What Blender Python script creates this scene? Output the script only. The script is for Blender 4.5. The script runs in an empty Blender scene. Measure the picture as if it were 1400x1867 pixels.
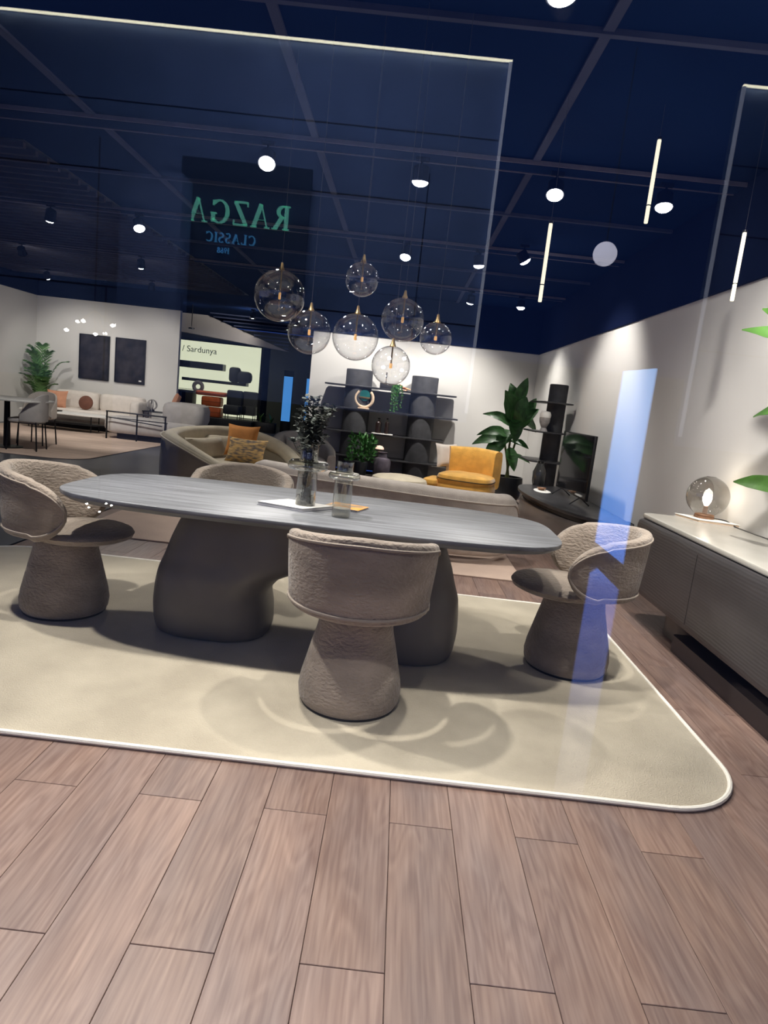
import bpy, bmesh, math, random
from mathutils import Vector, Matrix
PI = math.pi
random.seed(7)
SC = bpy.context.scene
COL = SC.collection

# ------------------------------------------------------------------ camera
def camera():
    yaw, pit, rol = -0.00951482, -0.16961695, 0.10890796
    f = Vector((math.sin(yaw)*math.cos(pit), math.cos(yaw)*math.cos(pit), math.sin(pit)))
    r = Vector((math.cos(yaw), -math.sin(yaw), 0)); u = r.cross(f)
    c, s = math.cos(rol), math.sin(rol)
    R, U = c*r + s*u, -s*r + c*u
    cd = bpy.data.cameras.new('camera'); o = bpy.data.objects.new('camera', cd); COL.objects.link(o)
    m = Matrix((R, U, -f)).transposed().to_4x4(); m.translation = Vector((0, 0, 1.35))
    o.matrix_world = m
    cd.sensor_fit = 'HORIZONTAL'; cd.sensor_width = 36; cd.lens = 1189.82/1400*36
    cd.clip_start = 0.02; cd.clip_end = 200
    SC.camera = o
camera()

# ------------------------------------------------------------------ world, exposure
w = bpy.data.worlds.new('world'); SC.world = w; w.use_nodes = True
w.node_tree.nodes['Background'].inputs[0].default_value = (0.07, 0.18, 0.85, 1)
w.node_tree.nodes['Background'].inputs[1].default_value = 0.30
SC.view_settings.view_transform = 'Standard'; SC.view_settings.look = 'None'
SC.view_settings.gamma = 1; SC.view_settings.use_curve_mapping = False
SC.view_settings.exposure = 0.0
SC.cycles.use_denoising = True
SC.cycles.max_bounces = 10; SC.cycles.transparent_max_bounces = 24
SC.cycles.transmission_bounces = 8; SC.cycles.diffuse_bounces = 4
SC.cycles.sample_clamp_indirect = 4.0
SC.cycles.caustics_reflective = False; SC.cycles.caustics_refractive = False
SC.cycles.blur_glossy = 0.5

# ------------------------------------------------------------------ materials
MATS = {}
def mat(name, col, rough=.6, metal=0, var=0, vscale=4, bump=0, bscale=60, stretch=(1, 1, 1), spec=.5,
        emit=0, trans=0, ior=1.45, sheen=0, kind='noise', col2=None, coat=0, detail=4):
    if name in MATS: return MATS[name]
    m = bpy.data.materials.new(name); m.use_nodes = True; MATS[name] = m
    nt = m.node_tree; N = nt.nodes; L = nt.links; b = N['Principled BSDF']
    b.inputs['Base Color'].default_value = (*col, 1); b.inputs['Roughness'].default_value = rough
    b.inputs['Metallic'].default_value = metal; b.inputs['Specular IOR Level'].default_value = spec
    b.inputs['IOR'].default_value = ior; b.inputs['Transmission Weight'].default_value = trans
    if coat: b.inputs['Coat Weight'].default_value = coat
    if sheen:
        b.inputs['Sheen Weight'].default_value = sheen; b.inputs['Sheen Roughness'].default_value = .4
    if emit:
        b.inputs['Emission Color'].default_value = (*col, 1); b.inputs['Emission Strength'].default_value = emit
    tc = N.new('ShaderNodeTexCoord'); mp = N.new('ShaderNodeMapping'); mp.inputs['Scale'].default_value = stretch
    L.new(tc.outputs['Object'], mp.inputs['Vector'])
    if var:
        n = N.new('ShaderNodeTexNoise'); n.inputs['Scale'].default_value = vscale; n.inputs['Detail'].default_value = detail
        L.new(mp.outputs['Vector'], n.inputs['Vector'])
        r = N.new('ShaderNodeValToRGB'); L.new(n.outputs['Fac'], r.inputs['Fac'])
        c2 = col2 or tuple(min(1, c*(1+var)) for c in col); c1 = tuple(c*(1-var) for c in col)
        r.color_ramp.elements[0].position = .36; r.color_ramp.elements[0].color = (*c1, 1)
        r.color_ramp.elements[1].position = .64; r.color_ramp.elements[1].color = (*c2, 1)
        L.new(r.outputs['Color'], b.inputs['Base Color'])
    if bump:
        if kind == 'wave':
            n2 = N.new('ShaderNodeTexWave'); n2.inputs['Scale'].default_value = bscale
            n2.inputs['Distortion'].default_value = 5; n2.inputs['Detail'].default_value = 2; n2.inputs['Detail Scale'].default_value = .6
            n2.bands_direction = 'Z'
        else:
            n2 = N.new('ShaderNodeTexNoise'); n2.inputs['Scale'].default_value = bscale; n2.inputs['Detail'].default_value = 3
        L.new(mp.outputs['Vector'], n2.inputs['Vector'])
        bp = N.new('ShaderNodeBump'); bp.inputs['Strength'].default_value = bump; bp.inputs['Distance'].default_value = .01
        L.new(n2.outputs['Fac'], bp.inputs['Height']); L.new(bp.outputs['Normal'], b.inputs['Normal'])
    return m

def pane_mat(name, refl, tint=(1, 1, 1), power=5):
    m = bpy.data.materials.new(name); m.use_nodes = True; nt = m.node_tree; N = nt.nodes; L = nt.links
    for n in list(N):
        if n.type == 'BSDF_PRINCIPLED': N.remove(n)
    o = [n for n in N if n.type == 'OUTPUT_MATERIAL'][0]
    t = N.new('ShaderNodeBsdfTransparent'); t.inputs[0].default_value = (*tint, 1)
    g = N.new('ShaderNodeBsdfGlossy'); g.inputs['Roughness'].default_value = 0.0
    lw = N.new('ShaderNodeLayerWeight'); lw.inputs['Blend'].default_value = .5      # facing = 1 - cos on either side of the pane
    pw = N.new('ShaderNodeMath'); pw.operation = 'POWER'; pw.inputs[1].default_value = power; L.new(lw.outputs['Facing'], pw.inputs[0])
    mm = N.new('ShaderNodeMath'); mm.operation = 'MULTIPLY_ADD'; mm.inputs[1].default_value = .9; mm.inputs[2].default_value = .042*refl; mm.use_clamp = True
    L.new(pw.outputs[0], mm.inputs[0])
    mx = N.new('ShaderNodeMixShader'); L.new(mm.outputs[0], mx.inputs[0]); L.new(t.outputs[0], mx.inputs[1]); L.new(g.outputs[0], mx.inputs[2])
    L.new(mx.outputs[0], o.inputs['Surface'])
    return m
PANE = pane_mat('shop_pane', 1.0)
THIN = pane_mat('thin_glass', 3.2, (.97, .97, .97), 3.0)
SMOKE = pane_mat('smoked_glass', 4.0, (.74, .72, .69), 3.2)
GREENG = pane_mat('grey_green_glass', 4.0, (.84, .85, .80), 2.2)

def plank_mat():
    m = bpy.data.materials.new('oak_plank'); m.use_nodes = True; nt = m.node_tree; N = nt.nodes; L = nt.links
    b = N['Principled BSDF']; b.inputs['Roughness'].default_value = .42; b.inputs['Specular IOR Level'].default_value = .35
    tc = N.new('ShaderNodeTexCoord'); oi = N.new('ShaderNodeObjectInfo')
    off = N.new('ShaderNodeVectorMath'); off.operation = 'MULTIPLY_ADD'
    cmb = N.new('ShaderNodeCombineXYZ'); L.new(oi.outputs['Random'], cmb.inputs[0]); L.new(oi.outputs['Random'], cmb.inputs[1]); L.new(oi.outputs['Random'], cmb.inputs[2])
    L.new(cmb.outputs[0], off.inputs[0]); off.inputs[1].default_value = (9, 31, 17); L.new(tc.outputs['Object'], off.inputs[2])
    mp = N.new('ShaderNodeMapping'); mp.inputs['Scale'].default_value = (7, .9, 1); L.new(off.outputs[0], mp.inputs['Vector'])
    n1 = N.new('ShaderNodeTexNoise'); n1.inputs['Scale'].default_value = 1.3; n1.inputs['Detail'].default_value = 2; n1.inputs['Distortion'].default_value = .6
    L.new(mp.outputs[0], n1.inputs['Vector'])
    # growth rings: sine of the smooth noise gives cathedral grain
    mu = N.new('ShaderNodeMath'); mu.operation = 'MULTIPLY'; mu.inputs[1].default_value = 62; L.new(n1.outputs['Fac'], mu.inputs[0])
    si = N.new('ShaderNodeMath'); si.operation = 'SINE'; L.new(mu.outputs[0], si.inputs[0])
    mp2 = N.new('ShaderNodeMapping'); mp2.inputs['Scale'].default_value = (90, 4, 1); L.new(off.outputs[0], mp2.inputs['Vector'])
    n2 = N.new('ShaderNodeTexNoise'); n2.inputs['Scale'].default_value = 1; n2.inputs['Detail'].default_value = 4; L.new(mp2.outputs[0], n2.inputs['Vector'])
    mp3 = N.new('ShaderNodeMapping'); mp3.inputs['Scale'].default_value = (6, 1.6, 1); L.new(off.outputs[0], mp3.inputs['Vector'])
    n3 = N.new('ShaderNodeTexNoise'); n3.inputs['Scale'].default_value = 1; n3.inputs['Detail'].default_value = 3; L.new(mp3.outputs[0], n3.inputs['Vector'])
    a1 = N.new('ShaderNodeMath'); a1.operation = 'MULTIPLY_ADD'; a1.inputs[1].default_value = .09; L.new(si.outputs[0], a1.inputs[0]); L.new(n2.outputs['Fac'], a1.inputs[2])
    r = N.new('ShaderNodeValToRGB'); L.new(a1.outputs[0], r.inputs['Fac'])
    r.color_ramp.elements[0].position = .28; r.color_ramp.elements[0].color = (.146, .096, .080, 1)
    r.color_ramp.elements[1].position = .78; r.color_ramp.elements[1].color = (.235, .170, .142, 1)
    r3 = N.new('ShaderNodeValToRGB'); L.new(n3.outputs['Fac'], r3.inputs['Fac'])
    r3.color_ramp.elements[0].position = .3; r3.color_ramp.elements[0].color = (.84, .84, .88, 1)
    r3.color_ramp.elements[1].position = .72; r3.color_ramp.elements[1].color = (1.14, 1.05, .97, 1)
    mx = N.new('ShaderNodeMix'); mx.data_type = 'RGBA'; mx.blend_type = 'MULTIPLY'; mx.inputs[0].default_value = 1
    L.new(r.outputs[0], mx.inputs[6]); L.new(r3.outputs[0], mx.inputs[7])
    hv = N.new('ShaderNodeHueSaturation'); L.new(mx.outputs[2], hv.inputs['Color'])
    mr = N.new('ShaderNodeMapRange'); mr.inputs[3].default_value = .88; mr.inputs[4].default_value = 1.12; L.new(oi.outputs['Random'], mr.inputs[0]); L.new(mr.outputs[0], hv.inputs['Value'])
    L.new(hv.outputs[0], b.inputs['Base Color'])
    bp = N.new('ShaderNodeBump'); bp.inputs['Strength'].default_value = .12; bp.inputs['Distance'].default_value = .002; L.new(a1.outputs[0], bp.inputs['Height']); L.new(bp.outputs[0], b.inputs['Normal'])
    return m

M_PLANK = plank_mat()
M_BASE = mat('floor_joint', (.035, .025, .022), .8)
M_WALK = mat('dark_polished_floor', (.055, .062, .082), .32, var=.15, vscale=1.2)
M_WALL = mat('white_plaster', (.68, .66, .63), .85, var=.02, vscale=1.5, bump=.03, bscale=90)
M_DARK = mat('black_navy_paint', (.004, .007, .024), .95, var=.25, vscale=.8, spec=.03)
M_DARK2 = mat('black_paint', (.012, .013, .018), .6, var=.15, vscale=2)
M_CEIL = mat('ceiling_paint', (.004, .012, .045), .95, var=.25, vscale=.5, spec=.02)
M_GRID = mat('ceiling_profile', (.050, .058, .100), .95, spec=.05, var=.1, vscale=3)
M_HEAD = mat('matt_black_head', (.003, .004, .008), .9, spec=.15)
M_TRACK = mat('track_metal', (.12, .11, .15), .7, metal=.1, var=.1, vscale=8)
M_RUG = mat('sand_rug_pile', (.435, .38, .285), .95, var=.10, vscale=2.2, bump=.5, bscale=160, sheen=.3, col2=(.52, .46, .35), detail=6)
M_RUGEDGE = mat('cream_piping', (.78, .74, .66), .8, bump=.2, bscale=200)
M_TAN = mat('tan_carpet', (.48, .36, .29), .95, var=.08, vscale=2, bump=.4, bscale=120)
M_PALE = mat('pale_wood_carpet', (.62, .47, .38), .8, var=.10, vscale=1.4, bump=.1, bscale=60, stretch=(1, 4, 1))
M_TABLE = mat('black_oak_veneer', (.165, .170, .182), .42, var=.28, vscale=2.2, bump=.12, bscale=22, stretch=(1.0, 14, 14), spec=.55, detail=8)
M_PED = mat('bronze_lacquer', (.16, .142, .122), .42, var=.12, vscale=3, spec=.5)
M_CHAIR = mat('taupe_velvet', (.30, .248, .20), .92, var=.18, vscale=5, bump=.95, bscale=48, sheen=.3, stretch=(1, 1, 1.9), detail=7)
M_CHAIRP = mat('taupe_piping', (.31, .26, .215), .9, bump=.2, bscale=150)
M_BLACK = mat('black_metal', (.012, .012, .014), .4, metal=.4, var=.1)
M_BRASS = mat('brass', (.62, .42, .18), .28, metal=1, var=.06, vscale=20)
M_CABLE = mat('grey_cable', (.05, .05, .06), .6, var=.1)
M_SOFA = mat('greige_boucle', (.44, .39, .345), .95, var=.07, vscale=14, bump=.4, bscale=140, sheen=.3)
M_SOFAP = mat('greige_piping', (.46, .41, .36), .9, bump=.2, bscale=120)
M_CREAM = mat('cream_velvet', (.50, .44, .33), .9, var=.08, vscale=8, bump=.3, bscale=120, sheen=.4)
M_CREAMO = mat('olive_shell_fabric', (.30, .26, .19), .9, var=.06, vscale=9, bump=.3, bscale=120)
M_IVORY = mat('ivory_fabric', (.66, .60, .54), .92, var=.05, vscale=9, bump=.3, bscale=120)
M_GREYF = mat('grey_fabric', (.52, .49, .47), .92, var=.06, vscale=9, bump=.3, bscale=120)
M_MUSTARD = mat('mustard_velvet', (.76, .41, .08), .8, var=.12, vscale=9, bump=.3, bscale=60, sheen=.4)
M_ORANGE = mat('orange_fabric', (.52, .21, .05), .85, var=.08, vscale=12, bump=.3, bscale=90)
M_TERRA = mat('terracotta_fabric', (.52, .25, .15), .85, var=.08, vscale=12, bump=.3, bscale=90)
M_BROWN = mat('brown_fabric', (.14, .055, .035), .85, var=.1, vscale=12, bump=.3, bscale=90)
M_PATT = mat('patterned_fabric', (.26, .21, .18), .85, var=.5, vscale=28, bump=.2, bscale=90, stretch=(.5, .5, 2.2), col2=(.60, .38, .14), detail=1)
M_SIDE = mat('ribbed_dark_oak', (.048, .044, .046), .36, var=.22, vscale=4, bump=.09, bscale=14, kind='wave', stretch=(.6, .25, 1.2))
M_SIDETOP = mat('satin_taupe_top', (.50, .48, .43), .22, var=.05, vscale=3, spec=.6)
M_PLINTH = mat('dark_brown_plinth', (.035, .026, .025), .5, var=.12)
M_PAPER = mat('white_paper', (.78, .76, .72), .7, var=.03, vscale=8)
M_COVER = mat('orange_print_cover', (.70, .60, .46), .4, var=.4, vscale=11, col2=(.85, .36, .05), detail=1)
M_GREYC = mat('grey_cover', (.25, .25, .29), .5, var=.05)
M_WALNUT = mat('walnut_base', (.26, .13, .07), .45, var=.2, vscale=16, stretch=(1, 1, 6))
M_BULB = mat('bulb_glow', (1, .93, .82), .5, emit=14)
M_LENS = mat('spot_lens_glow', (1, .98, .95), .5, emit=45)
M_TUBE = mat('tube_glow', (1, .94, .72), .5, emit=1.0)
M_LEAF = mat('fig_leaf', (.045, .155, .035), .42, var=.4, vscale=9, bump=.2, bscale=14, stretch=(1, 5, 1))
M_LEAF2 = mat('bright_leaf', (.055, .14, .022), .42, var=.3, vscale=9, bump=.2, bscale=14)
M_PALM = mat('palm_leaf', (.13, .27, .09), .5, var=.4, vscale=5)
M_EUC = mat('eucalyptus_leaf', (.060, .070, .060), .6, var=.6, vscale=25)
M_TWIG = mat('twig', (.09, .075, .05), .8, var=.2, vscale=20)
M_TRUNK = mat('plant_trunk', (.12, .14, .05), .8, var=.3, vscale=14)
M_SOIL = mat('potting_soil', (.03, .022, .016), .95, bump=.5, bscale=40)
M_POT = mat('black_pot', (.012, .014, .017), .35, var=.1)
M_SHELF = mat('dark_shelf_lacquer', (.028, .027, .030), .35, var=.12, vscale=5)
M_COLUMN = mat('dark_linen_column', (.060, .060, .066), .75, var=.14, vscale=9, bump=.2, bscale=120)
M_SHBACK = mat('grey_back_panel', (.25, .24, .23), .8, var=.05, vscale=3)
M_SCREEN = mat('tv_glass', (.008, .008, .010), .06, spec=.9, var=.05)
M_ART = mat('black_canvas', (.012, .013, .022), .8, var=.5, vscale=4, col2=(.035, .03, .035))
M_BONE = mat('bone_ceramic', (.66, .50, .36), .6, var=.08, vscale=12)
M_TEAL = mat('teal_enamel', (.01, .10, .10), .4, var=.2, vscale=10)
M_SLAT = mat('dark_slat', (.050, .048, .062), .95, spec=.05, var=.1)
M_BOTTLE = mat('dark_brown_glass', (.022, .012, .010), .18, var=.1, spec=.7)
M_COPPER = mat('copper', (.52, .22, .11), .35, metal=.8, var=.1)
M_STONE = mat('grey_ceramic', (.30, .28, .27), .6, var=.15, vscale=18)
M_RED = mat('rust_leather', (.62, .13, .04), .5, var=.1, vscale=6)
M_NAVYF = mat('charcoal_leather', (.03, .035, .045), .5, var=.12, vscale=8)
M_LITWALL = mat('backlit_panel', (.80, .84, .60), .7, emit=1.15, var=0)
M_BLUELIT = mat('blue_light_panel', (.06, .25, .62), .6, emit=.85)
M_BLUEDIM = mat('dim_blue_light', (.01, .06, .16), .6, emit=.6)
M_INK = mat('dark_lettering', (.03, .04, .04), .7)
M_GREYBULK = mat('lit_grey_bulkhead', (.42, .38, .35), .85, var=.05, vscale=1.5)
M_FASCIA = mat('graphite_fascia', (.16, .24, .46), .7, var=.12, vscale=1.3)
M_LED = mat('led_strip', (1, .95, .72), .5, emit=11)
M_LEDSIDE = mat('dim_led_strip', (.8, .85, 1), .5, emit=.9)
M_SIGN1 = mat('teal_sign_letters', (.20, .72, .55), .5, emit=1.9)
M_SIGN2 = mat('blue_sign_letters', (.10, .42, .80), .5, emit=1.5)
M_SIGNB = mat('dark_sign_board', (.035, .06, .12), .8)
M_ORB = mat('lit_orb', (.82, .82, 1), .5, emit=5.5)
M_SILVER = mat('chrome', (.7, .7, .7), .15, metal=1, var=.03)

# ------------------------------------------------------------------ mesh builder
class G:
    def __init__(s): s.v = []; s.f = []
    def add(s, vs, fs, M=None):
        n = len(s.v)
        for p in vs:
            p = Vector(p); s.v.append(tuple(M @ p) if M else tuple(p))
        s.f += [tuple(i+n for i in f) for f in fs]; return s
    def box(s, c, d, M=None):
        x, y, z = (t/2 for t in d); c = Vector(c)
        vs = [c+Vector((a*x, b*y, e*z)) for a in (-1, 1) for b in (-1, 1) for e in (-1, 1)]
        return s.add(vs, [(0, 1, 3, 2), (4, 6, 7, 5), (0, 4, 5, 1), (2, 3, 7, 6), (0, 2, 6, 4), (1, 5, 7, 3)], M)
    def rings(s, R, cap0=True, cap1=True, close=True, M=None, loop=False):
        n = len(R[0]); vs = [p for r in R for p in r]; fs = []
        k = len(R)
        for i in range(k if loop else k-1):
            a = i*n; b = ((i+1) % k)*n
            for j in range(n if close else n-1):
                q = (j+1) % n; fs.append((a+j, a+q, b+q, b+j))
        if not loop and close:
            if cap0: fs.append(tuple(range(n-1, -1, -1)))
            if cap1: fs.append(tuple((k-1)*n+j for j in range(n)))
        return s.add(vs, fs, M)
    def lathe(s, prof, c=(0, 0, 0), seg=32, M=None, cap0=True, cap1=True):
        R = [[(c[0]+r*math.cos(2*PI*j/seg), c[1]+r*math.sin(2*PI*j/seg), c[2]+z) for j in range(seg)] for r, z in prof]
        return s.rings(R, cap0, cap1, M=M)
    def tube(s, path, r, seg=8, closed=False, M=None):
        P = [Vector(p) for p in path]; R = []; n = len(P); up = None
        for i, p in enumerate(P):
            if closed: t = P[(i+1) % n]-P[i-1]
            else: t = P[min(i+1, n-1)]-P[max(i-1, 0)]
            t.normalize()
            if up is None: up = Vector((0, 0, 1)) if abs(t.z) < .9 else Vector((1, 0, 0))
            a = t.cross(up)
            if a.length < 1e-4: a = t.cross(Vector((1, .3, 0)))
            a.normalize(); b = a.cross(t).normalized(); up = b
            rr = r[i] if isinstance(r, (list, tuple)) else r
            R.append([p+a*rr*math.cos(2*PI*j/seg)+b*rr*math.sin(2*PI*j/seg) for j in range(seg)])
        return s.rings(R, M=M, loop=closed)
    def slab(s, out, z0, z1, r=.01, crown=0, und=None):
        """rounded-edge slab over a convex outline; und = inset of the underside"""
        cx = sum(p[0] for p in out)/len(out); cy = sum(p[1] for p in out)/len(out)
        def ins(d, z):
            o = []
            for x, y in out:
                l = math.hypot(x-cx, y-cy); k = max(0, (l-d)/l); o.append((cx+(x-cx)*k, cy+(y-cy)*k, z))
            return o
        R = []
        if und: R += [ins(und, z0), ins(r*.3, z0+(z1-z0)*.5)]
        else: R += [ins(r, z0), ins(r*.3, z0+r*.3), ins(0, z0+r)]
        R += [ins(0, z1-r), ins(r*.3, z1-r*.3), ins(r, z1)]
        if crown:
            mx = min(math.hypot(x-cx, y-cy) for x, y in out)
            for k in (.35, .6, .85): R.append(ins(r+(mx-r)*k, z1+crown*math.sin(k*PI/2)))
        return s.rings(R)
    def shell(s, path, zb, zt, th, lean=None, n=20):
        """upholstered wall along a plan path; stadium cross-section"""
        P = [Vector((p[0], p[1])) for p in path]; k = len(P); R = []
        for i in range(k):
            t = (P[min(i+1, k-1)]-P[max(i-1, 0)]).normalized(); nn = Vector((t.y, -t.x))
            w = (th[i] if isinstance(th, list) else th)/2
            z0 = zb[i] if isinstance(zb, list) else zb; z1 = zt[i] if isinstance(zt, list) else zt
            h = (z1-z0)/2; c = (z0+z1)/2; ww = min(w, h) ; ring = []
            for j in range(n):
                a = 2*PI*j/n; ca, sa = math.cos(a), math.sin(a)
                off = w*math.copysign(abs(ca)**.75, ca)
                zz = c + (h-ww)*max(-1, min(1, sa*2.2)) + ww*math.copysign(abs(sa)**.9, sa)
                l = (lean or 0)*((zz-c)/.2)
                q = P[i]+nn*(off+l); ring.append((q.x, q.y, zz))
            R.append(ring)
        return s.rings(R)
    def pillow(s, a, b, t, M, n=12):
        vs = []; fs = []
        for sgn in (1, -1):
            base = len(vs)
            for i in range(n+1):
                for j in range(n+1):
                    u = -1+2*i/n; v = -1+2*j/n
                    k = max(0, (1-u**4)*(1-v**4))**.5
                    vs.append((a*u*(1-.10*(1-v*v)*abs(u)), b*v*(1-.10*(1-u*u)*abs(v)), sgn*t*k))
            for i in range(n):
                for j in range(n):
                    q = base+i*(n+1)+j
                    f = (q, q+n+1, q+n+2, q+1); fs.append(f if sgn > 0 else f[::-1])
        return s.add(vs, fs, M)
    def build(s, name, m, parent=None, bevel=0, segs=2, smooth=True, ang=38, loc=None, merge=True):
        bm = bmesh.new(); V = [bm.verts.new(p) for p in s.v]
        for f in s.f:
            try: bm.faces.new([V[i] for i in f])
            except ValueError: pass
        if merge: bmesh.ops.remove_doubles(bm, verts=bm.verts, dist=1e-5)
        bmesh.ops.recalc_face_normals(bm, faces=bm.faces)
        if bevel:
            ed = [e for e in bm.edges if len(e.link_faces) == 2 and e.calc_face_angle(0) > .5]
            bmesh.ops.bevel(bm, geom=ed, offset=bevel, segments=segs, affect='EDGES', profile=.5)
        if smooth:
            for f in bm.faces: f.smooth = True
            for e in bm.edges:
                if len(e.link_faces) == 2 and e.calc_face_angle(0) > math.radians(ang): e.smooth = False
        me = bpy.data.meshes.new(name); bm.to_mesh(me); bm.free()
        me.materials.append(m)
        o = bpy.data.objects.new(name, me); COL.objects.link(o)
        if parent: o.parent = parent
        if loc: o.location = loc
        return o

def tag(o, label, cat, group=None, kind=None):
    o['label'] = label; o['category'] = cat
    if group: o['group'] = group
    if kind: o['kind'] = kind
    return o
def thing(name, loc, label, cat, group=None, rz=0):
    o = bpy.data.objects.new(name, None); COL.objects.link(o); o.location = loc; o.rotation_euler = (0, 0, rz)
    return tag(o, label, cat, group)
def struct(o, label=None):
    o['kind'] = 'structure'
    if label: o['label'] = label
    return o
def copy_tree(o, parent=None):
    c = o.copy(); COL.objects.link(c); c.parent = parent
    for ch in [x for x in o.children]: copy_tree(ch, c)
    return c
def rrect(x0, x1, y0, y1, r, n=8):
    P = []
    for cx, cy, a in ((x1-r, y1-r, 0), (x0+r, y1-r, 90), (x0+r, y0+r, 180), (x1-r, y0+r, 270)):
        for i in range(n+1):
            t = math.radians(a+90*i/n); P.append((cx+r*math.cos(t), cy+r*math.sin(t)))
    return P
def sell(cx, cy, a, b, e=2.0, n=64, rz=0):
    P = []
    for i in range(n):
        t = 2*PI*i/n; c, s_ = math.cos(t), math.sin(t)
        x = a*math.copysign(abs(c)**(2/e), c); y = b*math.copysign(abs(s_)**(2/e), s_)
        P.append((cx+x*math.cos(rz)-y*math.sin(rz), cy+x*math.sin(rz)+y*math.cos(rz)))
    return P
def RM(loc=(0, 0, 0), rx=0, ry=0, rz=0):
    return Matrix.Translation(loc) @ Matrix.Rotation(rz, 4, 'Z') @ Matrix.Rotation(ry, 4, 'Y') @ Matrix.Rotation(rx, 4, 'X')
def smooth_path(P, k=8):
    """Catmull-Rom through points of any dimension"""
    out = []; n = len(P)
    for i in range(n-1):
        p0, p1, p2, p3 = P[max(i-1, 0)], P[i], P[i+1], P[min(i+2, n-1)]
        for j in range(k):
            t = j/k
            out.append(tuple(.5*((2*b)+(c-a)*t+(2*a-5*b+4*c-d)*t*t+(-a+3*b-3*c+d)*t**3) for a, b, c, d in zip(p0, p1, p2, p3)))
    out.append(tuple(P[-1])); return out

# ------------------------------------------------------------------ spotlights (the room's own lamps and an added one)
def aim_matrix(loc, target):
    d = (Vector(target)-Vector(loc)).normalized()
    return Matrix.Translation(loc) @ d.to_track_quat('-Z', 'Y').to_matrix().to_4x4()
HEADM = {}; SPOT_GAIN = .5
def spotlight(loc, target, watt, label, cone=75, col=(1, .96, .90), size=.05):
    """one can spot on the ceiling track: adapter, stem, head, lens and its lamp"""
    t = thing('track_spotlight', (loc[0], loc[1], 3.17), label, 'spotlight', 'spotlights on the ceiling tracks')
    if not HEADM:
        g = G().box((0, 0, .0), (.10, .035, .03)); a = g.build('adapter', M_HEAD, t, .004); HEADM['a'] = a.data
        g = G().lathe([(.052, .07), (.060, .06), (.060, -.03), (.070, -.045), (.066, -.045), (.056, -.03)], seg=24, cap1=False); h = g.build('head', M_HEAD, t); HEADM['h'] = h.data
        g = G().lathe([(.060, -.040), (.058, -.052), (.042, -.066), (.02, -.073), (.001, -.075)], seg=24, cap0=False); l = g.build('lens', M_LENS, t); HEADM['l'] = l.data
        g = G().tube([(0, 0, 0), (0, 0, -.04)], .009); s_ = g.build('stem', M_HEAD, t); HEADM['s'] = s_.data
    else:
        a = bpy.data.objects.new('adapter', HEADM['a']); h = bpy.data.objects.new('head', HEADM['h'])
        l = bpy.data.objects.new('lens', HEADM['l']); s_ = bpy.data.objects.new('stem', HEADM['s'])
        for o in (a, h, l, s_): COL.objects.link(o); o.parent = t
    m = aim_matrix((0, 0, -.12), Vector(target)-Vector(loc))
    h.matrix_local = m; l.matrix_local = m
    ld = bpy.data.lights.new('spot_lamp', 'SPOT'); ld.energy = watt; ld.color = col; ld.spot_size = math.radians(cone); ld.energy = watt*SPOT_GAIN
    ld.spot_blend = .7; ld.shadow_soft_size = size
    lo = bpy.data.objects.new('spot_lamp', ld); COL.objects.link(lo); lo.parent = t
    lo.matrix_local = m @ Matrix.Translation((0, 0, -.09))
    return t
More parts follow.
